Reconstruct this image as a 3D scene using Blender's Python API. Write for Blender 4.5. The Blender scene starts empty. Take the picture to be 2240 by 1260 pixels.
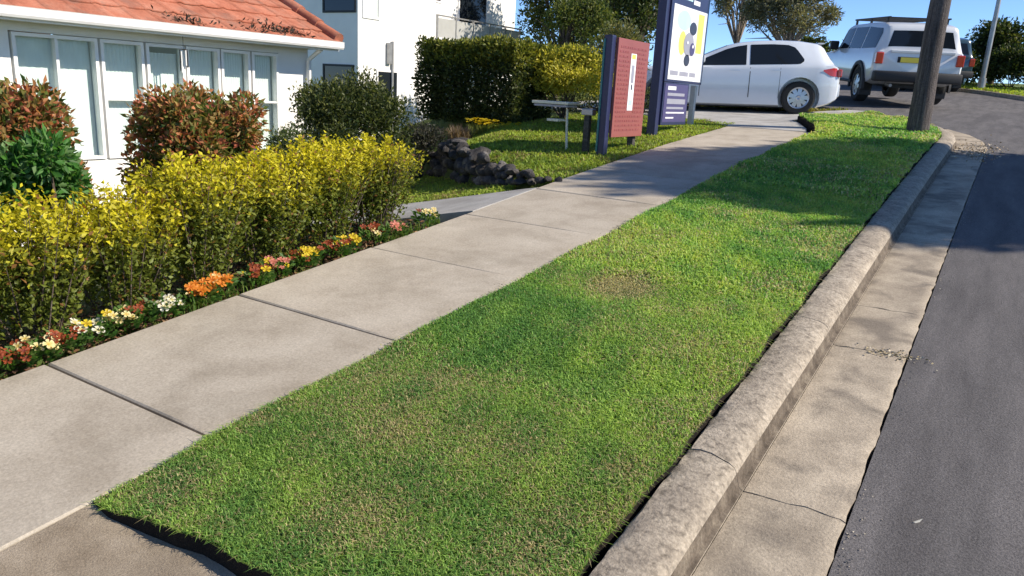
import bpy, bmesh, math, random
import numpy as np
from mathutils import Matrix, Vector

# ------------------------------------------------------------------ camera, sky, sun, exposure
scene = bpy.context.scene
col = scene.collection
rad = math.radians
CAM_H = 1.55
cam_data = bpy.data.cameras.new('camera'); cam = bpy.data.objects.new('camera', cam_data); col.objects.link(cam)
cx = Vector((0.8369787, 0.5447681, 0.0519083)); cy = Vector((-0.1808993, 0.1859092, 0.9657708)); cz = Vector((0.5164708, -0.8177197, 0.2541502))
cam.matrix_world = Matrix(((cx.x, cy.x, cz.x, 0), (cx.y, cy.y, cz.y, 0), (cx.z, cy.z, cz.z, CAM_H), (0, 0, 0, 1)))
cam_data.sensor_width = 36; cam_data.lens = 1650 / 2240 * 36; cam_data.clip_start = 0.05; cam_data.clip_end = 2000
scene.camera = cam
SUN_EL, SUN_AZ = 36.0, 70.4          # azimuth from +Y towards +X
world = bpy.data.worlds.new('World'); scene.world = world; world.use_nodes = True
wn = world.node_tree; wn.nodes.clear()
sky = wn.nodes.new('ShaderNodeTexSky'); sky.sky_type = 'NISHITA'; sky.sun_disc = False
sky.sun_elevation = rad(SUN_EL); sky.sun_rotation = rad(SUN_AZ); sky.altitude = 6000; sky.air_density = 1.0; sky.dust_density = 0.0; sky.ozone_density = 3.0
bg = wn.nodes.new('ShaderNodeBackground'); bg.inputs['Strength'].default_value = 0.15
wo = wn.nodes.new('ShaderNodeOutputWorld')
hsv = wn.nodes.new('ShaderNodeHueSaturation'); hsv.inputs['Saturation'].default_value = 1.05
wn.links.new(sky.outputs[0], hsv.inputs['Color']); wn.links.new(hsv.outputs[0], bg.inputs[0]); wn.links.new(bg.outputs[0], wo.inputs[0])
sl = bpy.data.lights.new('sun', 'SUN'); sl.energy = 4.8; sl.angle = rad(0.5); sl.color = (1.0, 0.90, 0.76)
sun = bpy.data.objects.new('sun', sl); col.objects.link(sun)
ce = math.cos(rad(SUN_EL))
SUN = Vector((math.sin(rad(SUN_AZ)) * ce, math.cos(rad(SUN_AZ)) * ce, math.sin(rad(SUN_EL))))
sun.rotation_euler = SUN.to_track_quat('Z', 'Y').to_euler(); sun.location = (20, 10, 20)
scene.view_settings.view_transform = 'Standard'; scene.view_settings.look = 'None'
scene.view_settings.gamma = 1; scene.view_settings.exposure = 0.55; scene.view_settings.use_curve_mapping = False
scene.cycles.max_bounces = 8; scene.cycles.transparent_max_bounces = 12

# ------------------------------------------------------------------ helpers
rng = np.random.default_rng(7); random.seed(7)
S0 = 0.1098
def Pv(y):
    y = np.asarray(y, float)
    u = np.clip(y - 6, 0, 8)
    a = S0 * np.clip(y, -20, 6) + S0 * u - (S0 - .063) * u * u / 16 + .063 * (np.clip(y, 14, 45) - 14)
    return a
def P(y): return float(Pv(y))
def sst(a, b, x):
    t = np.clip((np.asarray(x, float) - a) / (b - a), 0, 1); return t * t * (3 - 2 * t)

BASE = {}
def tag(o, label=None, cat=None, group=None, kind=None):
    if label: o['label'] = label
    if cat: o['category'] = cat
    if group: o['group'] = group
    if kind: o['kind'] = kind
    return o
def thing(name, label, cat, loc=(0, 0, 0), group=None):
    o = bpy.data.objects.new(name, None); col.objects.link(o); o.location = loc; o.empty_display_size = .1
    BASE[o] = Vector(loc); return tag(o, label, cat, group)
def npmesh(name, verts, faces, colors=None, smooth=False, uniform=None):
    """verts (n,3); faces list of tuples or (m,k) array"""
    me = bpy.data.meshes.new(name)
    if isinstance(faces, np.ndarray):
        m, k = faces.shape
        me.vertices.add(len(verts)); me.vertices.foreach_set('co', np.ascontiguousarray(verts, np.float32).ravel())
        me.loops.add(m * k); me.loops.foreach_set('vertex_index', faces.astype(np.int32).ravel())
        me.polygons.add(m); me.polygons.foreach_set('loop_start', np.arange(0, m * k, k, dtype=np.int32))
        me.update(calc_edges=True); me.validate()
    else:
        me.from_pydata([tuple(v) for v in verts], [], faces); me.update()
    if colors is not None:
        at = me.color_attributes.new('col', 'FLOAT_COLOR', 'POINT')
        c4 = np.ones((len(verts), 4), np.float32); c4[:, :3] = colors; at.data.foreach_set('color', c4.ravel())
    if smooth: me.polygons.foreach_set('use_smooth', [True] * len(me.polygons))
    return me
def link(name, me, mat, parent=None):
    o = bpy.data.objects.new(name, me); col.objects.link(o)
    if mat is not None and not me.materials: me.materials.append(mat)
    if parent is not None: o.parent = parent
    BASE[o] = BASE.get(parent, Vector((0, 0, 0))) if parent else Vector((0, 0, 0))
    return o
def part(name, verts, faces, mat, parent=None, colors=None, smooth=False):
    verts = np.asarray(verts, float)
    b = BASE.get(parent, Vector((0, 0, 0))) if parent else Vector((0, 0, 0))
    return link(name, npmesh(name, verts - np.array(b), faces, colors, smooth), mat, parent)
def autosmooth(o, ang=35):
    me = o.data; me.polygons.foreach_set('use_smooth', [True] * len(me.polygons))
    try: me.set_sharp_from_angle(angle=rad(ang))
    except Exception: pass
    return o
class MB:
    def __init__(s): s.v = []; s.f = []
    def add(s, v, f):
        n = len(s.v); s.v += [tuple(map(float, p)) for p in v]; s.f += [tuple(i + n for i in q) for q in f]; return s
    def box(s, x0, x1, y0, y1, z0, z1, b=0.0):
        if b <= 0:
            return s.add([(x0, y0, z0), (x1, y0, z0), (x1, y1, z0), (x0, y1, z0), (x0, y0, z1), (x1, y0, z1), (x1, y1, z1), (x0, y1, z1)],
                         [(0, 3, 2, 1), (4, 5, 6, 7), (0, 1, 5, 4), (1, 2, 6, 5), (2, 3, 7, 6), (3, 0, 4, 7)])
        bm = bmesh.new(); bmesh.ops.create_cube(bm, size=1)
        for v in bm.verts: v.co = Vector(((x0 + x1) / 2 + v.co.x * (x1 - x0), (y0 + y1) / 2 + v.co.y * (y1 - y0), (z0 + z1) / 2 + v.co.z * (z1 - z0)))
        bmesh.ops.bevel(bm, geom=bm.edges[:], offset=b, segments=2, affect='EDGES', profile=.5)
        bm.verts.index_update()
        s.add([v.co for v in bm.verts], [[v.index for v in f.verts] for f in bm.faces]); bm.free(); return s
    def tube(s, pts, rads, n=10, cap=True):
        pts = [Vector(p) for p in pts]; rings = []
        for i, p in enumerate(pts):
            d = (pts[min(i + 1, len(pts) - 1)] - pts[max(i - 1, 0)]).normalized()
            a = d.orthogonal().normalized() if i == 0 else (a - d * a.dot(d)).normalized()
            b = d.cross(a); r = rads[i] if hasattr(rads, '__len__') else rads
            rings.append([p + (a * math.cos(2 * math.pi * k / n) + b * math.sin(2 * math.pi * k / n)) * r for k in range(n)])
        v = [q for R_ in rings for q in R_]; f = []
        for i in range(len(pts) - 1):
            for k in range(n): f.append((i * n + k, i * n + (k + 1) % n, (i + 1) * n + (k + 1) % n, (i + 1) * n + k))
        if cap: f.append(tuple(range(n - 1, -1, -1))); f.append(tuple((len(pts) - 1) * n + k for k in range(n)))
        return s.add(v, f)
    def lathe(s, prof, axis='Y', c=(0, 0, 0), n=24):
        v = []; f = []; m = len(prof)
        for k in range(n):
            a = 2 * math.pi * k / n
            for r, t in prof:
                if axis == 'Y': v.append((c[0] + r * math.cos(a), c[1] + t, c[2] + r * math.sin(a)))
                else: v.append((c[0] + r * math.cos(a), c[1] + r * math.sin(a), c[2] + t))
        for k in range(n):
            for i in range(m - 1): f.append((k * m + i, ((k + 1) % n) * m + i, ((k + 1) % n) * m + i + 1, k * m + i + 1))
        return s.add(v, f)
    def build(s, name, mat, parent=None, smooth=None):
        o = part(name, s.v, s.f, mat, parent)
        if smooth: autosmooth(o, smooth)
        return o
def fix_normals(o):
    bm = bmesh.new(); bm.from_mesh(o.data); bmesh.ops.recalc_face_normals(bm, faces=bm.faces[:]); bm.to_mesh(o.data); bm.free(); return o

# ------------------------------------------------------------------ materials
def srgb(h):
    c = [int(h[i:i + 2], 16) / 255 for i in (0, 2, 4)]
    return tuple(x / 12.92 if x <= .04045 else ((x + .055) / 1.055) ** 2.4 for x in c)
def newmat(name):
    m = bpy.data.materials.new(name); m.use_nodes = True; nt = m.node_tree
    return m, nt, nt.nodes['Principled BSDF']
def N(nt, t, **k):
    n = nt.nodes.new(t)
    for a, b in k.items(): setattr(n, a, b)
    return n
def plain(name, c, rough=.5, metal=0, spec=.5, coat=0, vary=.06, scale=6, bump=0, bscale=80):
    m, nt, b = newmat(name)
    b.inputs['Roughness'].default_value = rough; b.inputs['Metallic'].default_value = metal
    b.inputs['Specular IOR Level'].default_value = spec; b.inputs['Coat Weight'].default_value = coat
    tc = N(nt, 'ShaderNodeTexCoord'); no = N(nt, 'ShaderNodeTexNoise'); no.inputs['Scale'].default_value = scale; no.inputs['Detail'].default_value = 6
    nt.links.new(tc.outputs['Object'], no.inputs['Vector'])
    mr = N(nt, 'ShaderNodeMapRange'); mr.inputs[1].default_value = .3; mr.inputs[2].default_value = .7; mr.inputs[3].default_value = 1 - vary; mr.inputs[4].default_value = 1 + vary
    nt.links.new(no.outputs[0], mr.inputs[0])
    mx = N(nt, 'ShaderNodeVectorMath', operation='SCALE'); mx.inputs[0].default_value = c
    nt.links.new(mr.outputs[0], mx.inputs['Scale']); nt.links.new(mx.outputs[0], b.inputs['Base Color'])
    if bump:
        n2 = N(nt, 'ShaderNodeTexNoise'); n2.inputs['Scale'].default_value = bscale; n2.inputs['Detail'].default_value = 4
        nt.links.new(tc.outputs['Object'], n2.inputs['Vector'])
        bp = N(nt, 'ShaderNodeBump'); bp.inputs['Strength'].default_value = bump; bp.inputs['Distance'].default_value = .01
        nt.links.new(n2.outputs[0], bp.inputs['Height']); nt.links.new(bp.outputs[0], b.inputs['Normal'])
    return m
def mottled(name, stops, scale=3., fine=90., fine_amt=.35, rough=.9, bump=.5, bdist=.004, stretch=(1, 1, 1), stain=None, stain_scale=1.3, stain_amt=.5, per_obj=0.0, edge=None, stain_lo=.52):
    """world-space mottled mineral surface: large patches, fine grain, optional stains"""
    m, nt, b = newmat(name); b.inputs['Roughness'].default_value = rough; b.inputs['Specular IOR Level'].default_value = .25
    ge = N(nt, 'ShaderNodeNewGeometry'); mp = N(nt, 'ShaderNodeMapping'); mp.inputs['Scale'].default_value = stretch
    nt.links.new(ge.outputs['Position'], mp.inputs['Vector'])
    n1 = N(nt, 'ShaderNodeTexNoise'); n1.inputs['Scale'].default_value = scale; n1.inputs['Detail'].default_value = 8; n1.inputs['Roughness'].default_value = .65
    nt.links.new(mp.outputs[0], n1.inputs['Vector'])
    cr = N(nt, 'ShaderNodeValToRGB'); e = cr.color_ramp.elements
    while len(e) < len(stops): e.new(.5)
    for i, (p, c) in enumerate(stops): e[i].position = p; e[i].color = (*c, 1)
    nt.links.new(n1.outputs[0], cr.inputs[0]); out = cr.outputs[0]
    if stain:
        n3 = N(nt, 'ShaderNodeTexNoise'); n3.inputs['Scale'].default_value = stain_scale; n3.inputs['Detail'].default_value = 5; n3.inputs['Distortion'].default_value = .6
        nt.links.new(mp.outputs[0], n3.inputs['Vector'])
        r3 = N(nt, 'ShaderNodeMapRange'); r3.inputs[1].default_value = stain_lo; r3.inputs[2].default_value = stain_lo + .16; r3.inputs[4].default_value = stain_amt
        nt.links.new(n3.outputs[0], r3.inputs[0])
        mm = N(nt, 'ShaderNodeMix', data_type='RGBA'); mm.inputs[7].default_value = (*stain, 1)
        nt.links.new(r3.outputs[0], mm.inputs[0]); nt.links.new(out, mm.inputs[6]); out = mm.outputs[2]
    if edge:   # worn pale strip: (x0, x1, colour, amount)
        sx = N(nt, 'ShaderNodeSeparateXYZ'); nt.links.new(ge.outputs['Position'], sx.inputs[0])
        ad = N(nt, 'ShaderNodeMath', operation='MULTIPLY_ADD'); ad.inputs[1].default_value = .05; nt.links.new(n1.outputs[0], ad.inputs[0]); nt.links.new(sx.outputs[0], ad.inputs[2])
        r4 = N(nt, 'ShaderNodeMapRange'); r4.inputs[1].default_value = edge[0] + .025; r4.inputs[2].default_value = edge[1] + .025; r4.inputs[4].default_value = edge[3]
        nt.links.new(ad.outputs[0], r4.inputs[0])
        mm = N(nt, 'ShaderNodeMix', data_type='RGBA'); mm.inputs[7].default_value = (*edge[2], 1)
        nt.links.new(r4.outputs[0], mm.inputs[0]); nt.links.new(out, mm.inputs[6]); out = mm.outputs[2]
    n2 = N(nt, 'ShaderNodeTexNoise'); n2.inputs['Scale'].default_value = fine; n2.inputs['Detail'].default_value = 5; n2.inputs['Roughness'].default_value = .7
    nt.links.new(ge.outputs['Position'], n2.inputs['Vector'])
    mr = N(nt, 'ShaderNodeMapRange'); mr.inputs[1].default_value = .25; mr.inputs[2].default_value = .75; mr.inputs[3].default_value = 1 - fine_amt; mr.inputs[4].default_value = 1 + fine_amt
    nt.links.new(n2.outputs[0], mr.inputs[0])
    sc = mr.outputs[0]
    if per_obj:
        oi = N(nt, 'ShaderNodeObjectInfo'); r5 = N(nt, 'ShaderNodeMapRange'); r5.inputs[3].default_value = 1 - per_obj; r5.inputs[4].default_value = 1 + per_obj
        nt.links.new(oi.outputs['Random'], r5.inputs[0])
        mu = N(nt, 'ShaderNodeMath', operation='MULTIPLY'); nt.links.new(sc, mu.inputs[0]); nt.links.new(r5.outputs[0], mu.inputs[1]); sc = mu.outputs[0]
    vs = N(nt, 'ShaderNodeVectorMath', operation='SCALE'); nt.links.new(out, vs.inputs[0]); nt.links.new(sc, vs.inputs['Scale'])
    nt.links.new(vs.outputs[0], b.inputs['Base Color'])
    bp = N(nt, 'ShaderNodeBump'); bp.inputs['Strength'].default_value = bump; bp.inputs['Distance'].default_value = bdist
    nt.links.new(n2.outputs[0], bp.inputs['Height']); nt.links.new(bp.outputs[0], b.inputs['Normal'])
    return m
def leafmat(name, trans=.35, rough=.5, gain=1.0):
    m, nt, b = newmat(name); b.inputs['Roughness'].default_value = rough; b.inputs['Specular IOR Level'].default_value = .35
    at = N(nt, 'ShaderNodeVertexColor', layer_name='col')
    g = N(nt, 'ShaderNodeVectorMath', operation='SCALE'); g.inputs['Scale'].default_value = gain; nt.links.new(at.outputs[0], g.inputs[0])
    nt.links.new(g.outputs[0], b.inputs['Base Color'])
    tr = N(nt, 'ShaderNodeBsdfTranslucent'); g2 = N(nt, 'ShaderNodeVectorMath', operation='MULTIPLY'); g2.inputs[1].default_value = (1.25, 1.25, .7)
    nt.links.new(g.outputs[0], g2.inputs[0]); nt.links.new(g2.outputs[0], tr.inputs[0])
    mx = N(nt, 'ShaderNodeMixShader'); mx.inputs[0].default_value = trans
    nt.links.new(b.outputs[0], mx.inputs[1]); nt.links.new(tr.outputs[0], mx.inputs[2])
    nt.links.new(mx.outputs[0], nt.nodes['Material Output'].inputs[0])
    return m
def glassmat(name, tint=(.02, .025, .03), clear=.0, rough=.03):
    m, nt, b = newmat(name); b.inputs['Base Color'].default_value = (*tint, 1); b.inputs['Roughness'].default_value = rough; b.inputs['Specular IOR Level'].default_value = .35
    if clear:
        tr = N(nt, 'ShaderNodeBsdfTransparent'); tr.inputs[0].default_value = (.93, .97, .96, 1); mx = N(nt, 'ShaderNodeMixShader'); mx.inputs[0].default_value = clear
        nt.links.new(b.outputs[0], mx.inputs[1]); nt.links.new(tr.outputs[0], mx.inputs[2]); nt.links.new(mx.outputs[0], nt.nodes['Material Output'].inputs[0])
    return m

MT = {}
MT['footpath'] = mottled('footpath_concrete', [(.3, (.33, .285, .225)), (.5, (.42, .37, .30)), (.72, (.48, .43, .355))], scale=2.6, fine=85, fine_amt=.28, stain=(.25, .215, .165), stain_scale=1.9, stain_amt=.42, per_obj=.07, bump=.35, bdist=.003, edge=(-2.46, -2.40, (.50, .45, .365), .25))
MT['apron'] = mottled('driveway_concrete', [(.3, (.20, .16, .115)), (.5, (.29, .24, .18)), (.7, (.36, .305, .24))], scale=5, fine=170, fine_amt=.4, stain=(.22, .18, .135), stain_scale=2.2, stain_amt=.5, bump=.7, bdist=.005)
MT['drive2'] = mottled('lane_concrete', [(.3, (.30, .29, .27)), (.5, (.40, .39, .37)), (.7, (.48, .47, .45))], scale=3, fine=100, fine_amt=.25, stain=(.22, .2, .18), stain_amt=.4)
MT['kerb'] = mottled('kerb_concrete', [(.25, (.24, .205, .165)), (.5, (.345, .297, .235)), (.75, (.44, .385, .31))], scale=6, fine=60, fine_amt=.5, stain=(.085, .07, .055), stain_scale=26, stain_amt=.55, per_obj=.05, bump=.9, bdist=.007)
MT['kerb_grime'] = mottled('kerb_grime', [(.3, (.07, .055, .04)), (.5, (.13, .105, .08)), (.7, (.22, .185, .14))], scale=14, fine=80, fine_amt=.4, bump=.8, bdist=.006)
MT['gutter'] = mottled('gutter_concrete', [(.3, (.28, .235, .18)), (.5, (.40, .34, .26)), (.72, (.52, .445, .34))], scale=4.5, fine=95, fine_amt=.32, stain=(.15, .128, .105), stain_scale=3.6, stain_amt=.7, stain_lo=.50, per_obj=.06, bump=.7, bdist=.005)
MT['asphalt'] = mottled('asphalt', [(.3, (.085, .08, .08)), (.5, (.122, .115, .114)), (.7, (.16, .15, .148))], scale=2.6, fine=130, fine_amt=.62, rough=.85, bump=.9, bdist=.006, stretch=(2.2, .4, 1), stain=(.075, .07, .07), stain_scale=1.2, stain_amt=.5)
MT['soil'] = mottled('soil', [(.3, (.010, .008, .006)), (.5, (.018, .013, .009)), (.7, (.035, .025, .016))], scale=14, fine=120, fine_amt=.5, bump=1, bdist=.02)
MT['turf'] = mottled('turf_base', [(.3, (.07, .10, .022)), (.5, (.12, .165, .035)), (.7, (.2, .2, .065))], scale=9, fine=160, fine_amt=.5, bump=1, bdist=.02)
MT['rock'] = mottled('rock', [(.3, (.03, .028, .028)), (.5, (.07, .064, .062)), (.7, (.20, .185, .17))], scale=6, fine=60, fine_amt=.4, bump=1, bdist=.02)
MT['white_wall'] = plain('white_painted_wall', (.78, .77, .74), .7, vary=.05, scale=2, bump=.15, bscale=60)
MT['trim'] = plain('white_gloss_trim', (.80, .79, .77), .35, vary=.04)
MT['tile'] = mottled('terracotta_tile', [(.3, (.29, .095, .055)), (.5, (.41, .15, .09)), (.72, (.46, .22, .15))], scale=3.5, fine=45, fine_amt=.25, stain=(.22, .13, .10), stain_scale=4, stain_amt=.55, per_obj=.16, bump=.5)
MT['glass'] = glassmat('window_glass', (.10, .12, .12), .95, .02)
MT['darkglass'] = glassmat('dark_window_glass', (.012, .016, .022))
MT['blind'] = plain('pale_blind', (.86, .87, .85), .8, vary=.04)
MT['rack'] = plain('dark_plastic', (.016, .016, .018), .6)
MT['leaf'] = leafmat('leaves', .4); MT['grass'] = leafmat('grass_blades', .42, .6); MT['petal'] = leafmat('petals', .3, .6)
MT['bark'] = mottled('bark', [(.3, (.05, .038, .028)), (.5, (.11, .085, .065)), (.7, (.2, .16, .125))], scale=8, fine=40, fine_amt=.5, bump=1, bdist=.02, stretch=(3, 3, .5))
MT['greybark'] = mottled('pale_bark', [(.3, (.16, .135, .11)), (.5, (.30, .26, .22)), (.7, (.42, .38, .33))], scale=5, fine=40, fine_amt=.3, bump=.7, bdist=.02, stretch=(3, 3, .4))
MT['pole'] = mottled('weathered_pole_timber', [(.3, (.04, .034, .034)), (.5, (.09, .078, .075)), (.7, (.18, .155, .145))], scale=7, fine=50, fine_amt=.4, bump=1, bdist=.015, stretch=(6, 6, .35))
MT['galv'] = plain('galvanised_steel', (.36, .36, .36), .45, .7, vary=.15)
MT['navy'] = plain('navy_paint', (.020, .024, .075), .4, vary=.1)
MT['tealedge'] = plain('teal_paint', (.02, .16, .16), .4)
MT['maroon'] = plain('brick_red_paint', (.27, .078, .066), .4, vary=.06)
MT['signwhite'] = plain('sign_white', (.78, .78, .80), .35)
MT['signline'] = plain('sign_dark_red_print', (.25, .06, .055), .4)
MT['yellow'] = plain('sign_yellow', (.72, .62, .12), .4)
MT['purple'] = plain('sign_purple', (.065, .055, .15), .4)
MT['aqua'] = plain('sign_pale_aqua', (.45, .68, .72), .4)
MT['pgrey'] = plain('sign_grey_print', (.30, .30, .36), .4)
MT['charcoal'] = plain('charcoal_print', (.03, .035, .06), .4)
MT['carwhite'] = plain('white_car_paint', (.66, .70, .76), .25, coat=.8, vary=.015)
MT['carsilver'] = plain('silver_white_car_paint', (.68, .69, .71), .28, metal=.05, coat=.8, vary=.02)
MT['carblue'] = plain('dark_blue_car_paint', (.025, .06, .085), .25, coat=.8, vary=.02)
MT['tyre'] = plain('tyre_rubber', (.018, .018, .018), .85, bump=.3)
MT['rim'] = plain('alloy_rim', (.55, .56, .58), .3, .6)
MT['lampred'] = plain('red_lamp_lens', (.50, .035, .02), .15, coat=.6)
MT['plate'] = plain('yellow_number_plate', (.62, .52, .06), .4)
MT['cream'] = plain('cream_paint', (.70, .66, .52), .5)
MT['timber'] = mottled('dark_garden_timber', [(.3, (.035, .032, .03)), (.5, (.065, .06, .055)), (.7, (.12, .11, .10))], scale=8, fine=60, fine_amt=.4, stretch=(1, 6, 6))
MT['balus'] = plain('grey_balustrade_panel', (.42, .42, .40), .35, vary=.05)
MT['mulch'] = leafmat('mulch_bits', .0, .8)

# ------------------------------------------------------------------ ground shapes
ROCKLINE = [(-3.66, 6.50), (-4.0, 6.58), (-4.5, 6.85), (-5.0, 7.20), (-5.45, 7.55), (-6.2, 8.30), (-6.95, 9.05), (-9.5, 10.2), (-40, 16)]
def rock_y(x):
    xs = [-p[0] for p in ROCKLINE]; return np.interp(-np.asarray(x, float), xs, [p[1] for p in ROCKLINE])
def drop(x): return np.interp(-np.asarray(x, float), [3.65, 5.0, 7.0, 9.0, 12], [0, .30, .72, 1.0, 1.1])
def dip(x, y): return .095 * sst(-2.9, -3.5, x) * sst(12.0, 14.2, y)
def Hv(x, y):
    x = np.asarray(x, float); y = np.asarray(y, float); p = Pv(y)
    low = (x < -3.66) & (y < rock_y(x))
    bed = (x > -4.75) & (y < 4.70)
    d = np.where(bed, drop(x) * .25, drop(x))
    ry = rock_y(x)
    bank = np.interp(-x, [5.9, 8.5], [0, .75]) * (1 - sst(.1, 1.5, y - ry))
    far = np.interp(-x, [8.7, 12.5], [0, 1.5]) * (1 - sst(24, 32, y))
    return np.where(low, p - np.maximum(d, far), p - dip(x, y) - np.maximum(bank, far))
def H(x, y): return float(Hv(x, y))

# terrain sheet to the horizon
def axis(parts):
    return np.unique(np.round(np.concatenate([np.arange(a, b, s) for a, b, s in parts]), 3))
gx = axis([(-400, -40, 40), (-40, -10, 2), (-10, -3.6, .12), (-3.6, 1, .4), (1, 12, 1.5), (12, 60, 8), (60, 401, 40)])
gy = axis([(-200, -10, 20), (-10, -2, 2), (-2, 14, .14), (14, 40, 1), (40, 60, 5), (60, 601, 60)])
GX, GY = np.meshgrid(gx, gy, indexing='ij')
under = np.where((GX > -3.8) & (GX < 9) & (GY > -12) & (GY < 48), .28, .045)
under = np.where((GX > -2.36) & (GX < -.9) & (GY > 1.3) & (GY < 12), .12, under)
under = np.where((GX < -3.62) & (GX > -4.6) & (GY > 4.66) & (GY < 5.06), .30, under)
GZ = Hv(GX, GY) - under
nx, ny = GX.shape
idx = np.arange(nx * ny).reshape(nx, ny)
F = np.stack([idx[:-1, :-1], idx[1:, :-1], idx[1:, 1:], idx[:-1, 1:]], -1).reshape(-1, 4)
t_ = part('ground', np.stack([GX, GY, GZ], -1).reshape(-1, 3), F, MT['turf'], smooth=False); tag(t_, kind='structure')

def grid_sheet(name, poly_fn, ys, mat, dz, parent=None, nx_=8, kind=None, zfn=None, skirt=.25):
    """sheet between x = poly_fn(y) -> (x0, x1) along ys"""
    v = []; f = []
    for y in ys:
        x0, x1 = poly_fn(y)
        for i in range(nx_ + 1):
            x = x0 + (x1 - x0) * i / nx_; v.append((x, y, (zfn(x, y) if zfn else P(y)) + dz))
    n = nx_ + 1
    for j in range(len(ys) - 1):
        for i in range(nx_): f.append((j * n + i, j * n + i + 1, (j + 1) * n + i + 1, (j + 1) * n + i))
    if skirt:
        ring = list(range(n)) + [j * n + nx_ for j in range(1, len(ys))] + [(len(ys) - 1) * n + i for i in range(nx_ - 1, -1, -1)] + [j * n for j in range(len(ys) - 2, 0, -1)]
        o = len(v)
        for r_ in ring: v.append((v[r_][0], v[r_][1], v[r_][2] - skirt))
        for k in range(len(ring)): k2 = (k + 1) % len(ring); f.append((ring[k], o + k, o + k2, ring[k2]))
    ob = part(name, v, f, mat, parent)
    if kind: tag(ob, kind=kind)
    return fix_normals(ob)

# --- road
KREF = [(-20, -.79), (12.2, -.79), (12.9, -.86), (13.8, -1.08), (14.8, -1.5), (15.8, -2.1), (17, -3.0), (18.5, -4.1), (22, -6.4), (30, -11.5), (45, -21)]   # (y, x) outer kerb line
def kx(y): return float(np.interp(y, [k[0] for k in KREF], [k[1] for k in KREF]))
FAR = [(-20, 6.2), (8, 6.2), (14, 4.6), (20, 2.3), (25.5, .25), (28.5, -.85), (34, -3.6), (45, -10)]
def fx(y): return float(np.interp(y, [k[0] for k in FAR], [k[1] for k in FAR]))
ROADZ = -.106
road = grid_sheet('road', lambda y: (kx(y) + .564, fx(y)), list(np.arange(-8, 45.1, .5)), MT['asphalt'], ROADZ, kind='structure', nx_=10)

# --- kerb and gutter pieces, each piece its own mesh
CRACK = {}
def crack(y, m, amp):
    """shared ragged line of a joint: one offset per profile column"""
    k = (round(y, 3), m)
    if k not in CRACK:
        r = random.Random(int(y * 1000) + m); o = [0.0]
        for _ in range(m - 1): o.append(.55 * o[-1] + r.gauss(0, amp))
        CRACK[k] = (o, [r.uniform(.0012, .0045) for _ in range(m)])
    return CRACK[k]
def sweep_piece(name, prof, y0, y1, mat, parent, step=.06, jit=.0, amp=.004, jcols=()):
    ys = np.linspace(y0, y1, max(3, int((y1 - y0) / step))); v = []; f = []; m = len(prof); c0, g0 = crack(y0, m, amp); c1, g1 = crack(y1, m, amp)
    for q, y in enumerate(ys):
        for i, (a, b) in enumerate(prof):
            j1 = random.gauss(0, jit) if i in jcols else 0; j2 = random.gauss(0, jit * .5) if i in jcols else 0
            yy = y + (c0[i] + g0[i] if q == 0 else 0) + (c1[i] - g1[i] if q == len(ys) - 1 else 0)
            v.append((kx(yy) + a + j1, yy, P(yy) + b + j2))
    for j in range(len(ys) - 1):
        for i in range(m): i2 = (i + 1) % m; f.append((j * m + i, (j + 1) * m + i, (j + 1) * m + i2, j * m + i2))
    nf = len(f)
    f.append(tuple(range(m))); f.append(tuple((len(ys) - 1) * m + i for i in range(m - 1, -1, -1)))
    o = part(name, v, f, mat, parent); return o, m, nf
kerb = bpy.data.objects.new('kerb', None); col.objects.link(kerb); tag(kerb, kind='structure'); BASE[kerb] = Vector((0, 0, 0))
gut = bpy.data.objects.new('gutter', None); col.objects.link(gut); tag(gut, kind='structure'); BASE[gut] = Vector((0, 0, 0))
KP = [(-.012, -.3), (-.012, -.010), (-.004, -.001), (.035, .002), (.075, .001), (.115, -.004), (.145, -.013), (.165, -.028), (.176, -.048), (.184, -.078), (.190, -.100), (.205, -.106), (.205, -.3)]
kj = [-2.2, -.6, .99, 2.575, 4.13, 5.7, 7.25, 8.8, 10.35, 11.9, 13.4, 14.9]
for a, b in zip(kj[:-1], kj[1:]):
    o, m_, nf = sweep_piece('kerb_stone', KP, a, b, MT['kerb'], kerb, jit=.0022, jcols=(1, 2, 3), step=.035)
    o.data.materials.append(MT['kerb_grime'])
    for p_ in o.data.polygons:
        if p_.index < nf and p_.index % m_ in (8, 9, 10): p_.material_index = 1
    fix_normals(o); autosmooth(o, 40)
GP_ = [(.208, -.3), (.208, -.112)] + [(.24 + .03 * k, -.110 + .010 * (.24 + .03 * k - .208) / .34) for k in range(11)] + [(.556, -.104), (.560, -.3)]
gj = [-2.2, -.6, .99, 2.585, 4.11, 4.78, 6.4, 8.0, 9.6, 11.2, 12.8, 14.6]
for a, b in zip(gj[:-1], gj[1:]):
    o, m_, nf = sweep_piece('gutter_slab', GP_, a, b, MT['gutter'], gut, jit=.003, amp=.0045, jcols=(12, 13, 14), step=.05)
    fix_normals(o); autosmooth(o, 40)

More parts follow.
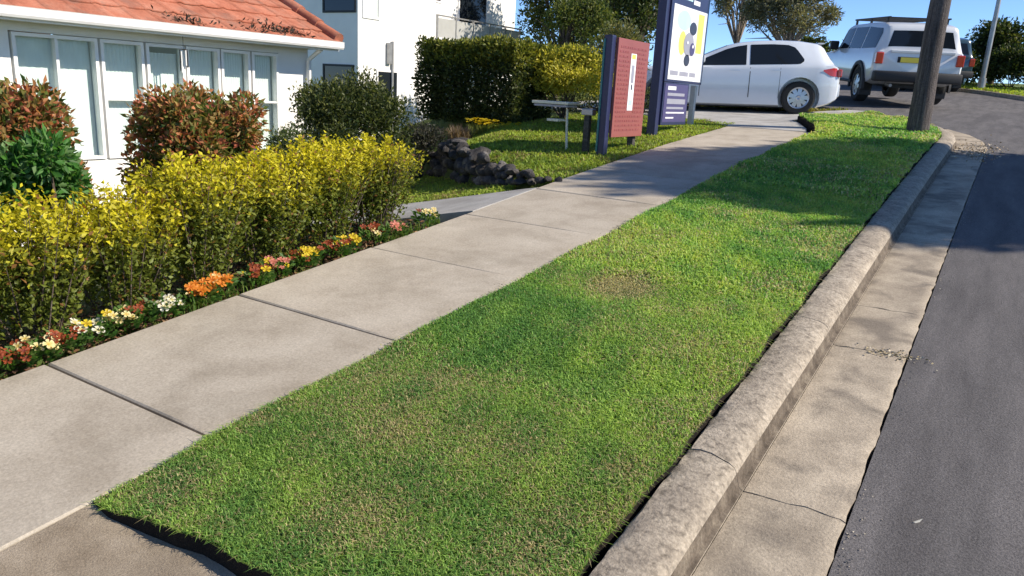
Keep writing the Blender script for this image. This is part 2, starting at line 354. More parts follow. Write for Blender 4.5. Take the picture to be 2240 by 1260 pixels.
# --- footpath slabs
fp = bpy.data.objects.new('footpath', None); col.objects.link(fp); tag(fp, kind='structure'); BASE[fp] = Vector((0, 0, 0))
FPJ = [-2.7, -1.6, -.5, .58, 1.655, 2.74, 3.86, 4.97, 6.07, 7.18, 8.3, 9.4, 10.5, 11.6]
for k, (a, b) in enumerate(zip(FPJ[:-1], FPJ[1:])):
    g0 = .0065 if k in (4, 5) else .004; g1 = .0065 if k in (3, 4) else .004
    skew = random.uniform(-.015, .015) * 0
    tz = random.uniform(-.003, .003); v = []; f = []
    xs = [-3.63, -3.622, -3.3, -3.0, -2.7, -2.385, -2.377]; ys = [a + g0, a + g0 + .007, a + .3, (a + b) / 2, b - .3, b - g1 - .007, b - g1]
    for yi, y in enumerate(ys):
        for xi, x in enumerate(xs):
            ed = (xi in (0, 6)) or (yi in (0, 6)); v.append((x, y, P(y) + tz - (.006 if ed else 0) + .0015 * math.sin(3 * x + 2 * y)))
    for j in range(6):
        for i in range(6): f.append((j * 7 + i, j * 7 + i + 1, j * 7 + i + 8, j * 7 + i + 7))
    ring = list(range(7)) + [j * 7 + 6 for j in range(1, 7)] + [42 + i for i in range(5, -1, -1)] + [j * 7 for j in range(5, 0, -1)]; o = len(v)
    for q in ring: v.append((v[q][0], v[q][1], v[q][2] - .12))
    for q in range(len(ring)): q2 = (q + 1) % len(ring); f.append((ring[q], o + q, o + q2, ring[q2]))
    s_ = fix_normals(part('slab', v, f, MT['footpath'], fp)); autosmooth(s_, 30)
grid_sheet('footpath_bed', lambda y: (-3.61, -2.40), list(np.arange(-3, 11.7, .5)), MT['soil'], -.035, fp, nx_=2, skirt=.1)

# --- driveway crossing in the foreground
def ap_end(x): return 1.18 + .115 * (x + 2.36)
ap = thing('driveway', None, None); del BASE[ap]; BASE[ap] = Vector((0, 0, 0)); tag(ap, kind='structure')
v = []; f = []; xs = np.linspace(-2.372, -.80, 12); m_ = 12
for t in np.linspace(0, 1, 14):
    for x in xs:
        y1 = ap_end(x) + .03; y = -2.5 + (y1 + 2.5) * t; v.append((x, y, P(y) - .003 - .045 * float(sst(-2.36, -2.1, x)) * float(sst(0.2, 1.1, y)) + .003 * math.sin(4 * x + 3 * y)))
for j in range(13):
    for i in range(11): f.append((j * 12 + i, j * 12 + i + 1, j * 12 + i + 13, j * 12 + i + 12))
part('driveway_crossing', v, f, MT['apron'], ap, smooth=True)
# lane going down to the house
grid_sheet('house_lane', lambda t: (-9.5, -3.635), list(np.linspace(5.08, 6.12, 5)), MT['drive2'], .0, ap, nx_=40, zfn=lambda x, y: float(Pv(y) - drop(x)) , skirt=.35)
# parking bay where the hatchback stands
def bay_right(y): return float(np.interp(y, [10.9, 11.15, 12.0, 12.9, 13.3, 14.2, 15.2, 16.2], [-2.37, -2.36, -2.56, -2.90, -3.10, -3.0, -2.6, -2.3]))
grid_sheet('parking_bay', lambda y: (float(np.interp(y, [11.6, 12.2, 13, 14, 16.5], [-3.63, -4.1, -7.0, -8.4, -8.4])), bay_right(y)), list(np.linspace(11.61, 16.4, 26)), MT['drive2'], .004, ap, nx_=14, zfn=lambda x, y: float(Pv(y) - dip(x, y)), skirt=.15)

# --- verge: soil block with turf on top
def verge_left(y): return float(np.interp(y, [1.2, 11.0, 11.15, 12.0, 12.9, 13.3, 14.2, 15.2, 16.2, 17.2], [-2.368, -2.368, -2.25, -2.46, -2.80, -3.00, -2.92, -2.54, -2.28, -2.6]))
def verge_right(y): return kx(y) - .022 - .007 * math.sin(7 * y) - .006 * math.sin(17 * y + 1) - .012 * math.exp(-((y - 1.7) / .5) ** 2)
VZ = .006
def verge_z(x, y): return P(y) + VZ + .008 * math.sin(3 * x + 1.1 * y) + .006 * math.sin(5 * y - 2 * x) + .07 * float(sst(10.8, 11.6, y) * (1 - sst(13.2, 14.5, y))) * float(1 - sst(.1, .9, x - verge_left(y)))
ys = list(np.arange(1.0, 16.3, .1)); v = []; f = []; nv = 16
for j, y in enumerate(ys):
    x0, x1 = verge_left(y), verge_right(y)
    for i in range(nv + 1):
        x = x0 + (x1 - x0) * i / nv; yy = y
        if j < 6: e_ = ap_end(x) + .012 * math.sin(9 * x) + .006 * math.sin(23 * x); yy = e_ + (1.6 - e_) * j / 6
        v.append((x, yy, verge_z(x, yy)))
n = nv + 1
for j in range(len(ys) - 1):
    for i in range(nv): f.append((j * n + i, j * n + i + 1, (j + 1) * n + i + 1, (j + 1) * n + i))
ring = list(range(n)) + [j * n + nv for j in range(1, len(ys))] + [(len(ys) - 1) * n + i for i in range(nv - 1, -1, -1)] + [j * n for j in range(len(ys) - 2, 0, -1)]; o = len(v)
for r_ in ring: v.append((v[r_][0], v[r_][1], v[r_][2] - .16))
nf = len(f)
for k in range(len(ring)): k2 = (k + 1) % len(ring); f.append((ring[k], o + k, o + k2, ring[k2]))
verge = part('verge', v, f, MT['turf']); tag(verge, kind='structure'); verge.data.materials.append(MT['soil'])
for p_ in verge.data.polygons[nf:]: p_.material_index = 1
fix_normals(verge)
# trench bed behind kerb and front bed of dark soil
grid_sheet('verge_soil', lambda y: (kx(y) - .2, kx(y) + .01), list(np.arange(1.0, 15, .5)), MT['soil'], -.09, nx_=1, kind='structure', skirt=0)

# ------------------------------------------------------------------ grass
def vnoise(x, y, seed, sc):
    r = np.random.default_rng(seed); o = np.zeros_like(x)
    for k in range(7):
        a = r.uniform(0, 2 * math.pi); w = sc * r.uniform(.5, 1.8); ph = r.uniform(0, 6.28)
        o += np.sin((x * math.cos(a) + y * math.sin(a)) * w + ph)
    return o / 3.0
def blades(px, py, pz, L, W, colr, lean=.95):
    n = len(px); a = rng.uniform(0, 2 * np.pi, n); d = np.stack([np.cos(a), np.sin(a), np.zeros(n)], 1)
    s = np.stack([-np.sin(a), np.cos(a), np.zeros(n)], 1); k = (np.abs(rng.normal(0, lean, n)) + .12)[:, None]
    up = np.array([0, 0, 1.]); p = np.stack([px, py, pz], 1); L = L[:, None]; W = W[:, None]
    mid = p + (up * .62 + d * k * .28) * L; tip = p + (up * np.clip(1.0 - .35 * k, .25, 1) + d * k) * L
    V = np.stack([p - s * W * .5, p + s * W * .5, mid - s * W * .42, mid + s * W * .42, tip], 1).reshape(-1, 3)
    b = np.arange(n)[:, None] * 5
    Fq = np.concatenate([b + [0, 1, 3], b + [0, 3, 2], b + [2, 3, 4]], 0)
    return V, Fq, np.repeat(colr, 5, 0)
def grass_cols(x, y, green, straw, dry_pts=(), seed=3, drybias=0.0):
    n = len(x); t = np.clip(.5 + .42 * vnoise(x, y, seed, 3.2) + .3 * vnoise(x, y, seed + 4, 13) + rng.normal(0, .2, n), 0, 1)[:, None]
    g = np.array(green[0]) * (1 - t) + np.array(green[1]) * t
    ds = np.clip(.10 + drybias + .20 * vnoise(x, y, seed + 9, 5.5) + .12 * vnoise(x, y, seed + 19, 16), 0.02, .85)
    for (dx, dy, dr, da) in dry_pts: ds = np.maximum(ds, da * np.exp(-(((x - dx) ** 2 + (y - dy) ** 2) / dr ** 2)))
    dry = rng.random(n) < ds
    c = np.where(dry[:, None], np.array(straw) * rng.uniform(.6, 1.25, (n, 1)), g * rng.uniform(.7, 1.3, (n, 1)))
    return c, ds
GREEN = [(.145, .31, .07), (.39, .56, .11)]; STRAW = (.54, .46, .24)
dryspots = [(-1.79, 4.07, .21, 1.5), (-1.55, 1.62, .22, .6), (-1.35, 2.2, .22, .45), (-1.75, 2.05, .18, .55), (-1.0, 1.75, .2, .5), (-.95, 4.5, .25, .45), (-2.9, 14.9, .8, .7), (-2.0, 15.2, .7, .6), (-1.1, 3.4, .2, .5), (-2.2, 1.35, .18, .45), (-.92, 2.3, .12, .6), (-2.3, 1.8, .1, .5)]
Vs = []; Fs = []; Cs = []; off = 0
for (ya, yb, dens, Lm, Wm) in [(1.0, 2.6, 48000, .0215, .0036), (2.6, 4.2, 31000, .025, .0048), (4.2, 7.2, 14000, .030, .008), (7.2, 11, 5200, .042, .014), (11, 16.2, 2800, .05, .022)]:
    n = int(1.75 * (yb - ya) * dens); x = rng.uniform(-3.1, -.8, int(n * 2.3 / 1.6)); y = rng.uniform(ya, yb, len(x))
    yl = np.arange(.9, 16.4, .02); vl = np.interp(y, yl, [verge_left(q) for q in yl]); vr = np.interp(y, yl, [verge_right(q) for q in yl])
    k = (x > vl + .004) & (x < vr - .002) & (y > 1.18 + .115 * (x + 2.36) + .012 * np.sin(9 * x) + .006 * np.sin(23 * x) + .002); x, y, vl = x[k], y[k], vl[k]
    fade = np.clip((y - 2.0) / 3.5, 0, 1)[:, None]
    z = Pv(y) + VZ + .008 * np.sin(3 * x + 1.1 * y) + .006 * np.sin(5 * y - 2 * x) + .07 * sst(10.8, 11.6, y) * (1 - sst(13.2, 14.5, y)) * (1 - sst(.1, .9, x - vl))
    near_bias = .06 * np.clip((3.8 - y) / 2.6, 0, 1) + .12 * np.clip((x + 1.1) / .25, 0, 1)
    c, ds = grass_cols(x, y, GREEN, STRAW, dryspots, 3, near_bias)
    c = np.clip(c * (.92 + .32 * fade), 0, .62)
    L = Lm * rng.uniform(.55, 1.35, len(x)) * (1 - .45 * np.clip((ds - .35) / .45, 0, 1)) * (1 + .25 * vnoise(x, y, 31, 9)); W = Wm * rng.uniform(.7, 1.3, len(x))
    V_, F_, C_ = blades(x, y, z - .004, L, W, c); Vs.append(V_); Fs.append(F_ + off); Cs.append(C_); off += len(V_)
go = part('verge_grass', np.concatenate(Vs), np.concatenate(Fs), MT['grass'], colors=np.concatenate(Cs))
tag(go, 'short mown lawn on the verge between path and kerb', 'grass', kind='stuff')
# upper lawn and the strips of grass left of the path
def lawn_patch(name, label, xr, yr, dens, Lm, Wm, keep, green, seed, bias=0):
    n = int((xr[1] - xr[0]) * (yr[1] - yr[0]) * dens); x = rng.uniform(*xr, n); y = rng.uniform(*yr, n); k = keep(x, y); x, y = x[k], y[k]
    c, ds = grass_cols(x, y, green, (.32, .26, .10), (), seed, bias)
    V_, F_, C_ = blades(x, y, Hv(x, y) - .05, Lm * rng.uniform(.6, 1.3, len(x)) + .03, Wm * rng.uniform(.7, 1.3, len(x)), c)
    o_ = part(name, V_, F_, MT['grass'], colors=C_); tag(o_, label, 'grass', kind='stuff'); return o_
LG = [(.22, .31, .045), (.38, .47, .07)]
lawn_patch('lawn_grass', 'sunlit lawn behind the red sign and above the rocks', (-9.5, -3.64), (6.4, 12.4), 2600, .05, .018,
           lambda x, y: (y > rock_y(x) + .04) & ~((x > -4.15) & (y > 12.1)) & ~((x < -6.4) & (y > 10.0)), LG, 11)
lawn_patch('strip_grass', 'strip of grass below the rock edging beside the lane', (-9.0, -4.15), (6.14, 10.2), 2600, .05, .018,
           lambda x, y: (y < rock_y(x) - .12) & (y > 6.16), LG, 12)
lawn_patch('far_verge_grass', 'sunlit grass strip across the road by the thin pole', (-3, 8), (14, 36), 260, .10, .07,
           lambda x, y: (x > np.interp(y, [k[0] for k in FAR], [k[1] for k in FAR]) + .15) & (x < np.interp(y, [k[0] for k in FAR], [k[1] for k in FAR]) + 2.6), LG, 13)
lawn_patch('roadside_grass', 'dry grass between the parking bay and the silver wagon', (-9, -2), (15.5, 21), 500, .07, .03,
           lambda x, y: (x < np.interp(y, [k[0] for k in KREF], [k[1] for k in KREF]) - .1) & (y > 16.45), [(.16, .18, .03), (.26, .25, .05)], 14, .3)
far_kerb = grid_sheet('far_kerb', lambda y: (fx(y), fx(y) + .16), list(np.arange(-8, 45, 1.)), MT['kerb'], .0, kind='structure', nx_=1, skirt=.3)

# ------------------------------------------------------------------ foliage tools
def rdir(n):
    d = rng.normal(size=(n, 3)); return d / np.linalg.norm(d, axis=1, keepdims=True)
def leafset(p, d, L, W, colr, fold=.25):
    """rhombic folded leaves: base p, axis d"""
    n = len(p); r = rdir(n); s = np.cross(d, r); s /= np.linalg.norm(s, axis=1, keepdims=True) + 1e-9; nr = np.cross(s, d)
    L = np.broadcast_to(np.asarray(L, float), n)[:, None]; W = np.broadcast_to(np.asarray(W, float), n)[:, None]
    mid = p + d * L * .48
    V = np.stack([p, mid + s * W * .5 + nr * W * fold, p + d * L, mid - s * W * .5 + nr * W * fold], 1).reshape(-1, 3)
    b = np.arange(n)[:, None] * 4
    return V, np.concatenate([b + [0, 1, 2], b + [0, 2, 3]], 0), np.repeat(colr, 4, 0)
def pal(cols, n, w=None, var=.22):
    c = np.array(cols)[rng.choice(len(cols), n, p=w)]; return c * rng.uniform(1 - var, 1 + var, (n, 1))
def lobes_pts(c, R_, n, K, lr=(.32, .5), seed=0, flat=0.0, boxy=0.0):
    """points and outward normals in K lobes spread over an ellipsoid"""
    r = np.random.default_rng(seed); d = r.normal(size=(K, 3)); d /= np.linalg.norm(d, axis=1, keepdims=True)
    d[:, 2] = np.where(d[:, 2] < -.55, -d[:, 2], d[:, 2]); rr = r.uniform(.45, .72, (K, 1))
    C = np.array(c) + d * rr * np.array(R_) / np.max(np.abs(d), axis=1, keepdims=True) ** boxy; lrad = r.uniform(*lr, K)
    k = r.integers(0, K, n); q = r.normal(size=(n, 3)); q /= np.linalg.norm(q, axis=1, keepdims=True)
    rad_ = lrad[k][:, None] * (r.random((n, 1)) ** .45)
    return C[k] + q * rad_ * np.array(R_), q, C
def foliage(name, parent, p, q, L, W, colr, up=.25, rnd=.7, mat='leaf'):
    n = len(p); d = q + rng.normal(size=(n, 3)) * rnd + np.array([0, 0, up]); d /= np.linalg.norm(d, axis=1, keepdims=True)
    V, F_, C = leafset(p, d, L * rng.uniform(.65, 1.3, n), W * rng.uniform(.7, 1.25, n), colr)
    return part(name, V, F_, MT[mat], parent, colors=C)
def stems(name, parent, base, tops, r0, r1, mat, n=6, wob=.06):
    mb = MB(); b = Vector(base)
    for t in tops:
        t = Vector(t); mid = b.lerp(t, .5) + Vector((random.gauss(0, wob), random.gauss(0, wob), 0)); b2 = b + Vector((random.gauss(0, r0 * 1.5), random.gauss(0, r0 * 1.5), 0))
        mb.tube([b2, mid, t], [r0, (r0 + r1) / 2, r1], n)
    return mb.build(name, MT[mat], parent, 60)
def bush(name, label, cat, base, c, R_, n, L, W, cols, w=None, K=26, seed=1, lr=(.3, .45), group=None, crown='foliage', bark='bark', tipcols=None, tipz=.5, nst=7, up=.25, r0=.018, boxy=0.0):
    t = thing(name, label, cat, base, group)
    p, q, C = lobes_pts(c, R_, n, K, lr, seed, boxy=boxy); k = p[:, 2] > base[2] + .02; p, q = p[k], q[k]
    co = pal(cols, len(p), w)
    if tipcols is not None:      # young shoots at the outside of the plant
        e = np.linalg.norm((p - np.array(c)) / np.array(R_), axis=1); h = (p[:, 2] - c[2]) / R_[2]
        m = rng.random(len(p)) < np.clip((e - .62) * 2.2, 0, .60) * np.clip((h + tipz) * 1.2, 0, 1)
        co[m] = pal(tipcols, int(m.sum()))
    stems('stem', t, base, [tuple(C[i]) for i in range(min(nst, len(C)))], r0, r0 * .3, bark)
    foliage(crown, t, p, q, L, W, co, up); return t
def boxhedge(name, label, x0, x1, y0, y1, z0, z1, n, L, W, cols, tops, base, cat='hedge', group=None):
    t = thing(name, label, cat, base, group)
    p = np.stack([rng.uniform(x0, x1, n), rng.uniform(y0, y1, n), rng.uniform(z0, z1, n)], 1)
    ctr = np.array([(x0 + x1) / 2, (y0 + y1) / 2, (z0 + z1) / 2]); hs = np.array([(x1 - x0) / 2, (y1 - y0) / 2, (z1 - z0) / 2])
    ax = rng.choice(3, n, p=[.3, .4, .3]); sg = np.where(rng.random(n) < .5, -1, 1); sg = np.where(ax == 2, 1, sg); dep = rng.random(n) ** 1.6 * .34
    for a in range(3):
        m = ax == a; p[m, a] = ctr[a] + sg[m] * (hs[a] - dep[m])
    q = np.zeros((n, 3)); q[np.arange(n), ax] = sg
    wob = .06 * vnoise(p[:, 0] + p[:, 1], p[:, 2], 5, 6) + rng.normal(0, .025, n); p += q * wob[:, None]
    co = pal(cols, n); m = (p[:, 2] > z1 - .32 + rng.normal(0, .08, n)) & (rng.random(n) < .85); co[m] = pal(tops, int(m.sum()))  # sunlit top painted in: leaves in the upper band take lighter colours
    stems('stem', t, base, [(x0 + (x1 - x0) * (i + .5) / 6, (y0 + y1) / 2, z1 - .3) for i in range(6)], .03, .01, 'bark')
    foliage('foliage', t, p, q, L, W, co); return t
def tree(name, label, base, h, c, R_, n, L, W, cols, K, seed, lr=(.22, .36), bark='bark', r0=.16, group=None, limbs=9, up=.1):
    t = thing(name, label, 'tree', base, group)
    p, q, C = lobes_pts(c, R_, n, K, lr, seed); mb = MB(); b = Vector(base); fork = b.lerp(Vector(c), .45) + Vector((0, 0, -.1)); r = random.Random(seed)
    mb.tube([b, b.lerp(fork, .5) + Vector((r.gauss(0, .08), r.gauss(0, .08), 0)), fork], [r0, r0 * .85, r0 * .7], 10)
    for i in range(min(limbs, K)):
        e = Vector(C[i]); mid = fork.lerp(e, .5) + Vector((r.gauss(0, .12), r.gauss(0, .12), r.uniform(0, .25)))
        mb.tube([fork, mid, e], [r0 * .5, r0 * .3, r0 * .1], 7)
        for _ in range(2): mb.tube([mid, e + Vector((r.gauss(0, .35), r.gauss(0, .35), r.gauss(0, .3)))], [r0 * .22, r0 * .05], 5)
    mb.build('trunk', MT[bark], t, 60)
    foliage('crown', t, p, q, L, W, pal(cols, len(p)), up, 1.0); return t

# ------------------------------------------------------------------ near house
XW, XE, YC, ZE = -8.5, -8.13, 7.96, 2.06
hs = thing('house', 'single storey white house with terracotta tiled roof behind the hedge', 'house', (-8.5, 5.5, -.35))
Y0H = -3.0; PITCH = rad(26)
mb = MB(); mb.box(XW - .12, XW, Y0H, 3.86, -.5, 1.98)                  # wall left of the glazing (set back in shade)
mb.box(XW - .12, XW, 7.22, 7.74, -.5, 1.98)                           # right pier
mb.box(XW - .12, XW, 3.86, 7.22, -.5, .55); mb.box(XW - .12, XW, 3.86, 7.22, 1.86, 1.98)
mb.box(-15.5, XW - .12, 7.62, 7.74, -.5, 1.98)                         # side wall facing up the street
mb.add([(-8.5, 7.70, 1.98), (-15.5, 7.70, 1.98), (-12.0, 7.70, 1.98 + 3.5 * math.tan(PITCH))], [(0, 1, 2)])
mb.build('wall', MT['white_wall'], hs)
bays = [(3.88, 4.74), (4.77, 5.27), (5.30, 5.79), (5.81, 6.28), (6.30, 6.74), (6.77, 7.20)]
for i, (a, b) in enumerate(bays):
    m = MB(); fr = .035; z0, z1 = .56, 1.85
    for (q0, q1, r0, r1) in ((a, a + fr, z0, z1), (b - fr, b, z0, z1), (a + fr, b - fr, z0, z0 + fr), (a + fr, b - fr, z1 - fr, z1)): m.box(XW - .075, XW + .022, q0, q1, r0, r1)
    if i == 0: m.box(XW - .07, XW + .012, (a + b) / 2 - .015, (a + b) / 2 + .015, z0 + fr, z1 - fr)
    else: m.box(XW - .07, XW + .012, a + fr, b - fr, 1.20, 1.225)
    w_ = m.build('window', MT['trim'], hs)
    MB().box(XW - .048, XW - .042, a + fr, b - fr, z0 + fr, z1 - fr).build('pane', MT['glass'], w_)
    m = MB(); k = 10
    for j in range(k):                                              # gathered blind
        ya = a + fr + (b - a - 2 * fr) * j / k; yb = a + fr + (b - a - 2 * fr) * (j + 1) / k
        m.add([(XW - .105, ya, z0), (XW - .1, (ya + yb) / 2, z0), (XW - .105, yb, z0), (XW - .105, ya, z1 - (.10 if i == 2 else .0)), (XW - .1, (ya + yb) / 2, z1 - (.10 if i == 2 else 0)), (XW - .105, yb, z1 - (.10 if i == 2 else 0))], [(0, 1, 4, 3), (1, 2, 5, 4)])
    m.build('blind', MT['blind'], w_)
# downpipe at the corner, soffit, fascia, gutter
mb = MB(); mb.tube([(XW + .06, 7.70, -.4), (XW + .06, 7.70, 1.80), (XE - .06, 7.70, 1.95)], .035, 8); mb.build('downpipe', MT['trim'], hs, 50)
MB().box(-9.0, XE, Y0H, YC - .02, 1.955, 1.975).build('soffit', MT['white_wall'], hs)
MB().box(XE, XE + .022, Y0H, YC, 1.94, 2.055).build('fascia', MT['trim'], hs)
mb = MB(); mb.add([(XE + x, y, z) for y in (Y0H, YC) for x, z in ((.024, 2.065), (.024, 1.985), (.035, 1.965), (.11, 1.965), (.125, 1.99), (.125, 2.055), (.13, 2.065), (.115, 2.065), (.115, 2.0), (.034, 1.985))],
                  [(i, i + 1, i + 11, i + 10) for i in range(9)] + [tuple(range(10)), tuple(range(19, 9, -1))])
fix_normals(mb.build('roof_gutter', MT['trim'], hs))
# barge board on the gable end
tp = math.tan(PITCH)
mb = MB(); n0 = (XE + .1, 2.0)
mb.add([(x, y, 2.06 + (XE - x) * tp + dz) for y in (YC - .03, YC) for x, dz in ((XE + .02, -.10), (XE + .02, .0), (-12.0, .0), (-12.0, -.12))], [(0, 1, 2, 3), (7, 6, 5, 4), (0, 4, 5, 1), (1, 5, 6, 2), (3, 2, 6, 7), (0, 3, 7, 4)])
mb.build('barge_board', MT['trim'], hs)
# roof deck and its tiles
mb = MB(); mb.add([(XE + .03, Y0H, 2.05), (XE + .03, YC - .035, 2.05), (-12.0, YC - .035, 2.05 + (XE + .03 + 12.0) * tp), (-12.0, Y0H, 2.05 + (XE + .03 + 12.0) * tp), (-15.9, YC - .035, 2.05), (-15.9, Y0H, 2.05)], [(0, 1, 2, 3), (3, 2, 4, 5)])
roof = mb.build('roof', MT['tile'], hs)
# one interlocking tile: pan with a roll on one side, thick nose
def tile_mesh():
    w, L_ = .30, .40; prof = [(0, .0), (.02, .010), (.05, .016), (.08, .010), (.10, .002), (.19, .0), (.28, .002), (.30, .005)]
    v = []; f = []; m = len(prof)
    for (l, lift) in ((-.04, .024), (-.04, .038), (L_ - .04, .016)):
        for (a, b) in prof: v.append((l, a, b + lift))
    for j in range(2):
        for i in range(m - 1): f.append((j * m + i, j * m + i + 1, (j + 1) * m + i + 1, (j + 1) * m + i))
    return npmesh('tile', np.array(v), f, smooth=False)
tme = tile_mesh(); tme.materials.append(MT['tile'])
TR = Matrix(((-math.cos(PITCH), 0, math.sin(PITCH)), (0, 1, 0), (math.sin(PITCH), 0, math.cos(PITCH)))).to_4x4()
cnt = 0
for row in range(12):
    for c_ in range(24):
        y = YC - .045 - .30 * (c_ + 1); s = row * .335
        if y < Y0H or (row > 6 and c_ > 16) or cnt >= 285: continue
        o = bpy.data.objects.new('tile', tme); col.objects.link(o); o.parent = roof; cnt += 1
        o.matrix_local = Matrix.Translation(Vector((XE + .06 - s * math.cos(PITCH), y, 2.052 + s * math.sin(PITCH) - .012)) - BASE[hs]) @ TR @ Matrix.Rotation(random.gauss(0, .008), 4, 'Z') @ Matrix.Translation((random.gauss(0, .004), 0, random.gauss(0, .002)))
# verge capping tiles up the gable
mb = MB()
for k in range(10):
    s = .42 * k; a = Vector((XE + .05 - s * math.cos(PITCH), YC - .03, 2.10 + s * math.sin(PITCH))); b = Vector((XE + .05 - (s + .45) * math.cos(PITCH), YC - .03, 2.09 + (s + .45) * math.sin(PITCH)))
    o = MB().tube([a, b], [.085, .07], 10).build('verge_tile', MT['tile'], roof, 50)
# leaf litter caught in the gutter
n = 900; y = rng.uniform(5.0, 7.8, n); pp = np.stack([XE + .02 + rng.uniform(-.35, .10, n) * (rng.random(n)), y, np.zeros(n)], 1); pp[:, 2] = 2.085 + np.clip(XE - pp[:, 0], 0, 1) * tp + .02
k = np.exp(-((y - 6.9) / .45) ** 2) + .8 * np.exp(-((y - 5.6) / .2) ** 2) > rng.random(n); pp = pp[k]
V_, F_, C_ = leafset(pp, rdir(len(pp)), .07, .025, pal([(.03, .02, .012), (.07, .045, .025), (.02, .018, .014)], len(pp)))
lit = part('leaf_litter', V_, F_, MT['mulch'], hs, colors=C_); tag(lit, kind='stuff')
# little pale ornaments hanging under the eave
t = thing('wind_chime', 'small white wind chime hanging under the house eave', 'wind chime', (XE - .12, 5.62, 1.60))
mb = MB(); mb.tube([(XE - .12, 5.62, 1.96), (XE - .12, 5.62, 1.80)], .003, 5); mb.lathe([(0.0, .01), (.05, .005), (.055, 0), (.0, -.005)], 'Z', (XE - .12, 5.62, 1.80), 12); mb.build('hanger', MT['rack'], t)
for i in range(5):
    a = i * 1.2566; o = MB().tube([(XE - .12 + .04 * math.cos(a), 5.62 + .04 * math.sin(a), 1.795), (XE - .12 + .04 * math.cos(a), 5.62 + .04 * math.sin(a), 1.62 - .02 * i)], .008, 6).build('chime_tube', MT['rack' if i % 2 else 'trim'], t)

# ------------------------------------------------------------------ white two storey building behind
wb = thing('apartment_building', 'white two storey building with balcony behind the clipped hedge', 'building', (-16, 18, .6))
MB().box(-30, -16, 16.44, 19.9, -1.2, 7.0).build('wall', MT['white_wall'], wb)
MB().box(-30, -17.6, 19.9, 27, -1.2, 6.6).build('wall', MT['white_wall'], wb)
MB().box(-30.3, -15.7, 16.1, 20.2, 7.0, 7.25).build('roof', MT['galv'], wb)
def wwin(face, a0, a1, z0, z1, glass='darkglass', fr=.06):
    m = MB(); g = MB()
    if face == 'y':
        Y = 16.44
        for (p0, p1, r0, r1) in ((a0, a0 + fr, z0, z1), (a1 - fr, a1, z0, z1), (a0 + fr, a1 - fr, z0, z0 + fr), (a0 + fr, a1 - fr, z1 - fr, z1)): m.box(p0, p1, Y - .03, Y + .02, r0, r1)
        g.box(a0 + fr, a1 - fr, Y - .012, Y + .01, z0 + fr, z1 - fr)
    else:
        X = face
        for (p0, p1, r0, r1) in ((a0, a0 + fr, z0, z1), (a1 - fr, a1, z0, z1), (a0 + fr, a1 - fr, z0, z0 + fr), (a0 + fr, a1 - fr, z1 - fr, z1)): m.box(X - .02, X + .03, p0, p1, r0, r1)
        g.box(X - .01, X + .012, a0 + fr, a1 - fr, z0 + fr, z1 - fr)
    w_ = m.build('window', MT['trim'] if face != 'y' else MT['rack'], wb); g.build('pane', MT[glass], w_)
wwin('y', -17.38, -16.06, 3.42, 5.0); wwin('y', -20.4, -18.6, 3.42, 5.0)
wwin('y', -17.4, -16.15, .6, 2.0); wwin('y', -20.4, -18.4, .6, 2.0)
wwin(-16, 16.62, 17.32, 3.30, 4.9, 'glass'); wwin(-16, 17.2, 18.15, .5, 1.92); wwin(-17.6, 20.6, 22.2, 4.35, 6.0, 'darkglass'); wwin(-17.6, 23.2, 25.0, 2.9, 5.2)
mb = MB(); mb.tube([(-15.95, 17.85, .4), (-15.95, 17.85, 2.75)], .04, 8); mb.build('vent_pipe', MT['galv'], wb)
MB().box(-16.05, -15.9, 17.62, 17.78, 2.1, 2.7).build('meter_box', MT['galv'], wb)
MB().box(-17.6, -15.9, 19.92, 24.9, 2.85, 3.02).build('balcony_floor', MT['white_wall'], wb)
for k in range(5): MB().box(-15.97, -15.94, 19.98 + .98 * k, 19.98 + .98 * k + .93, 3.06, 3.64).build('balustrade_panel', MT['balus'], wb)
for k in range(6): MB().box(-15.985, -15.925, 19.92 + .98 * k, 19.97 + .98 * k, 3.02, 3.70).build('balustrade_post', MT['galv'], wb)
MB().box(-15.99, -15.92, 19.92, 24.9, 3.70, 3.74).build('handrail', MT['galv'], wb)
for yy in (20.0, 24.75): MB().box(-16.1, -15.98, yy, yy + .12, -1, 2.85).build('balcony_column', MT['white_wall'], wb)

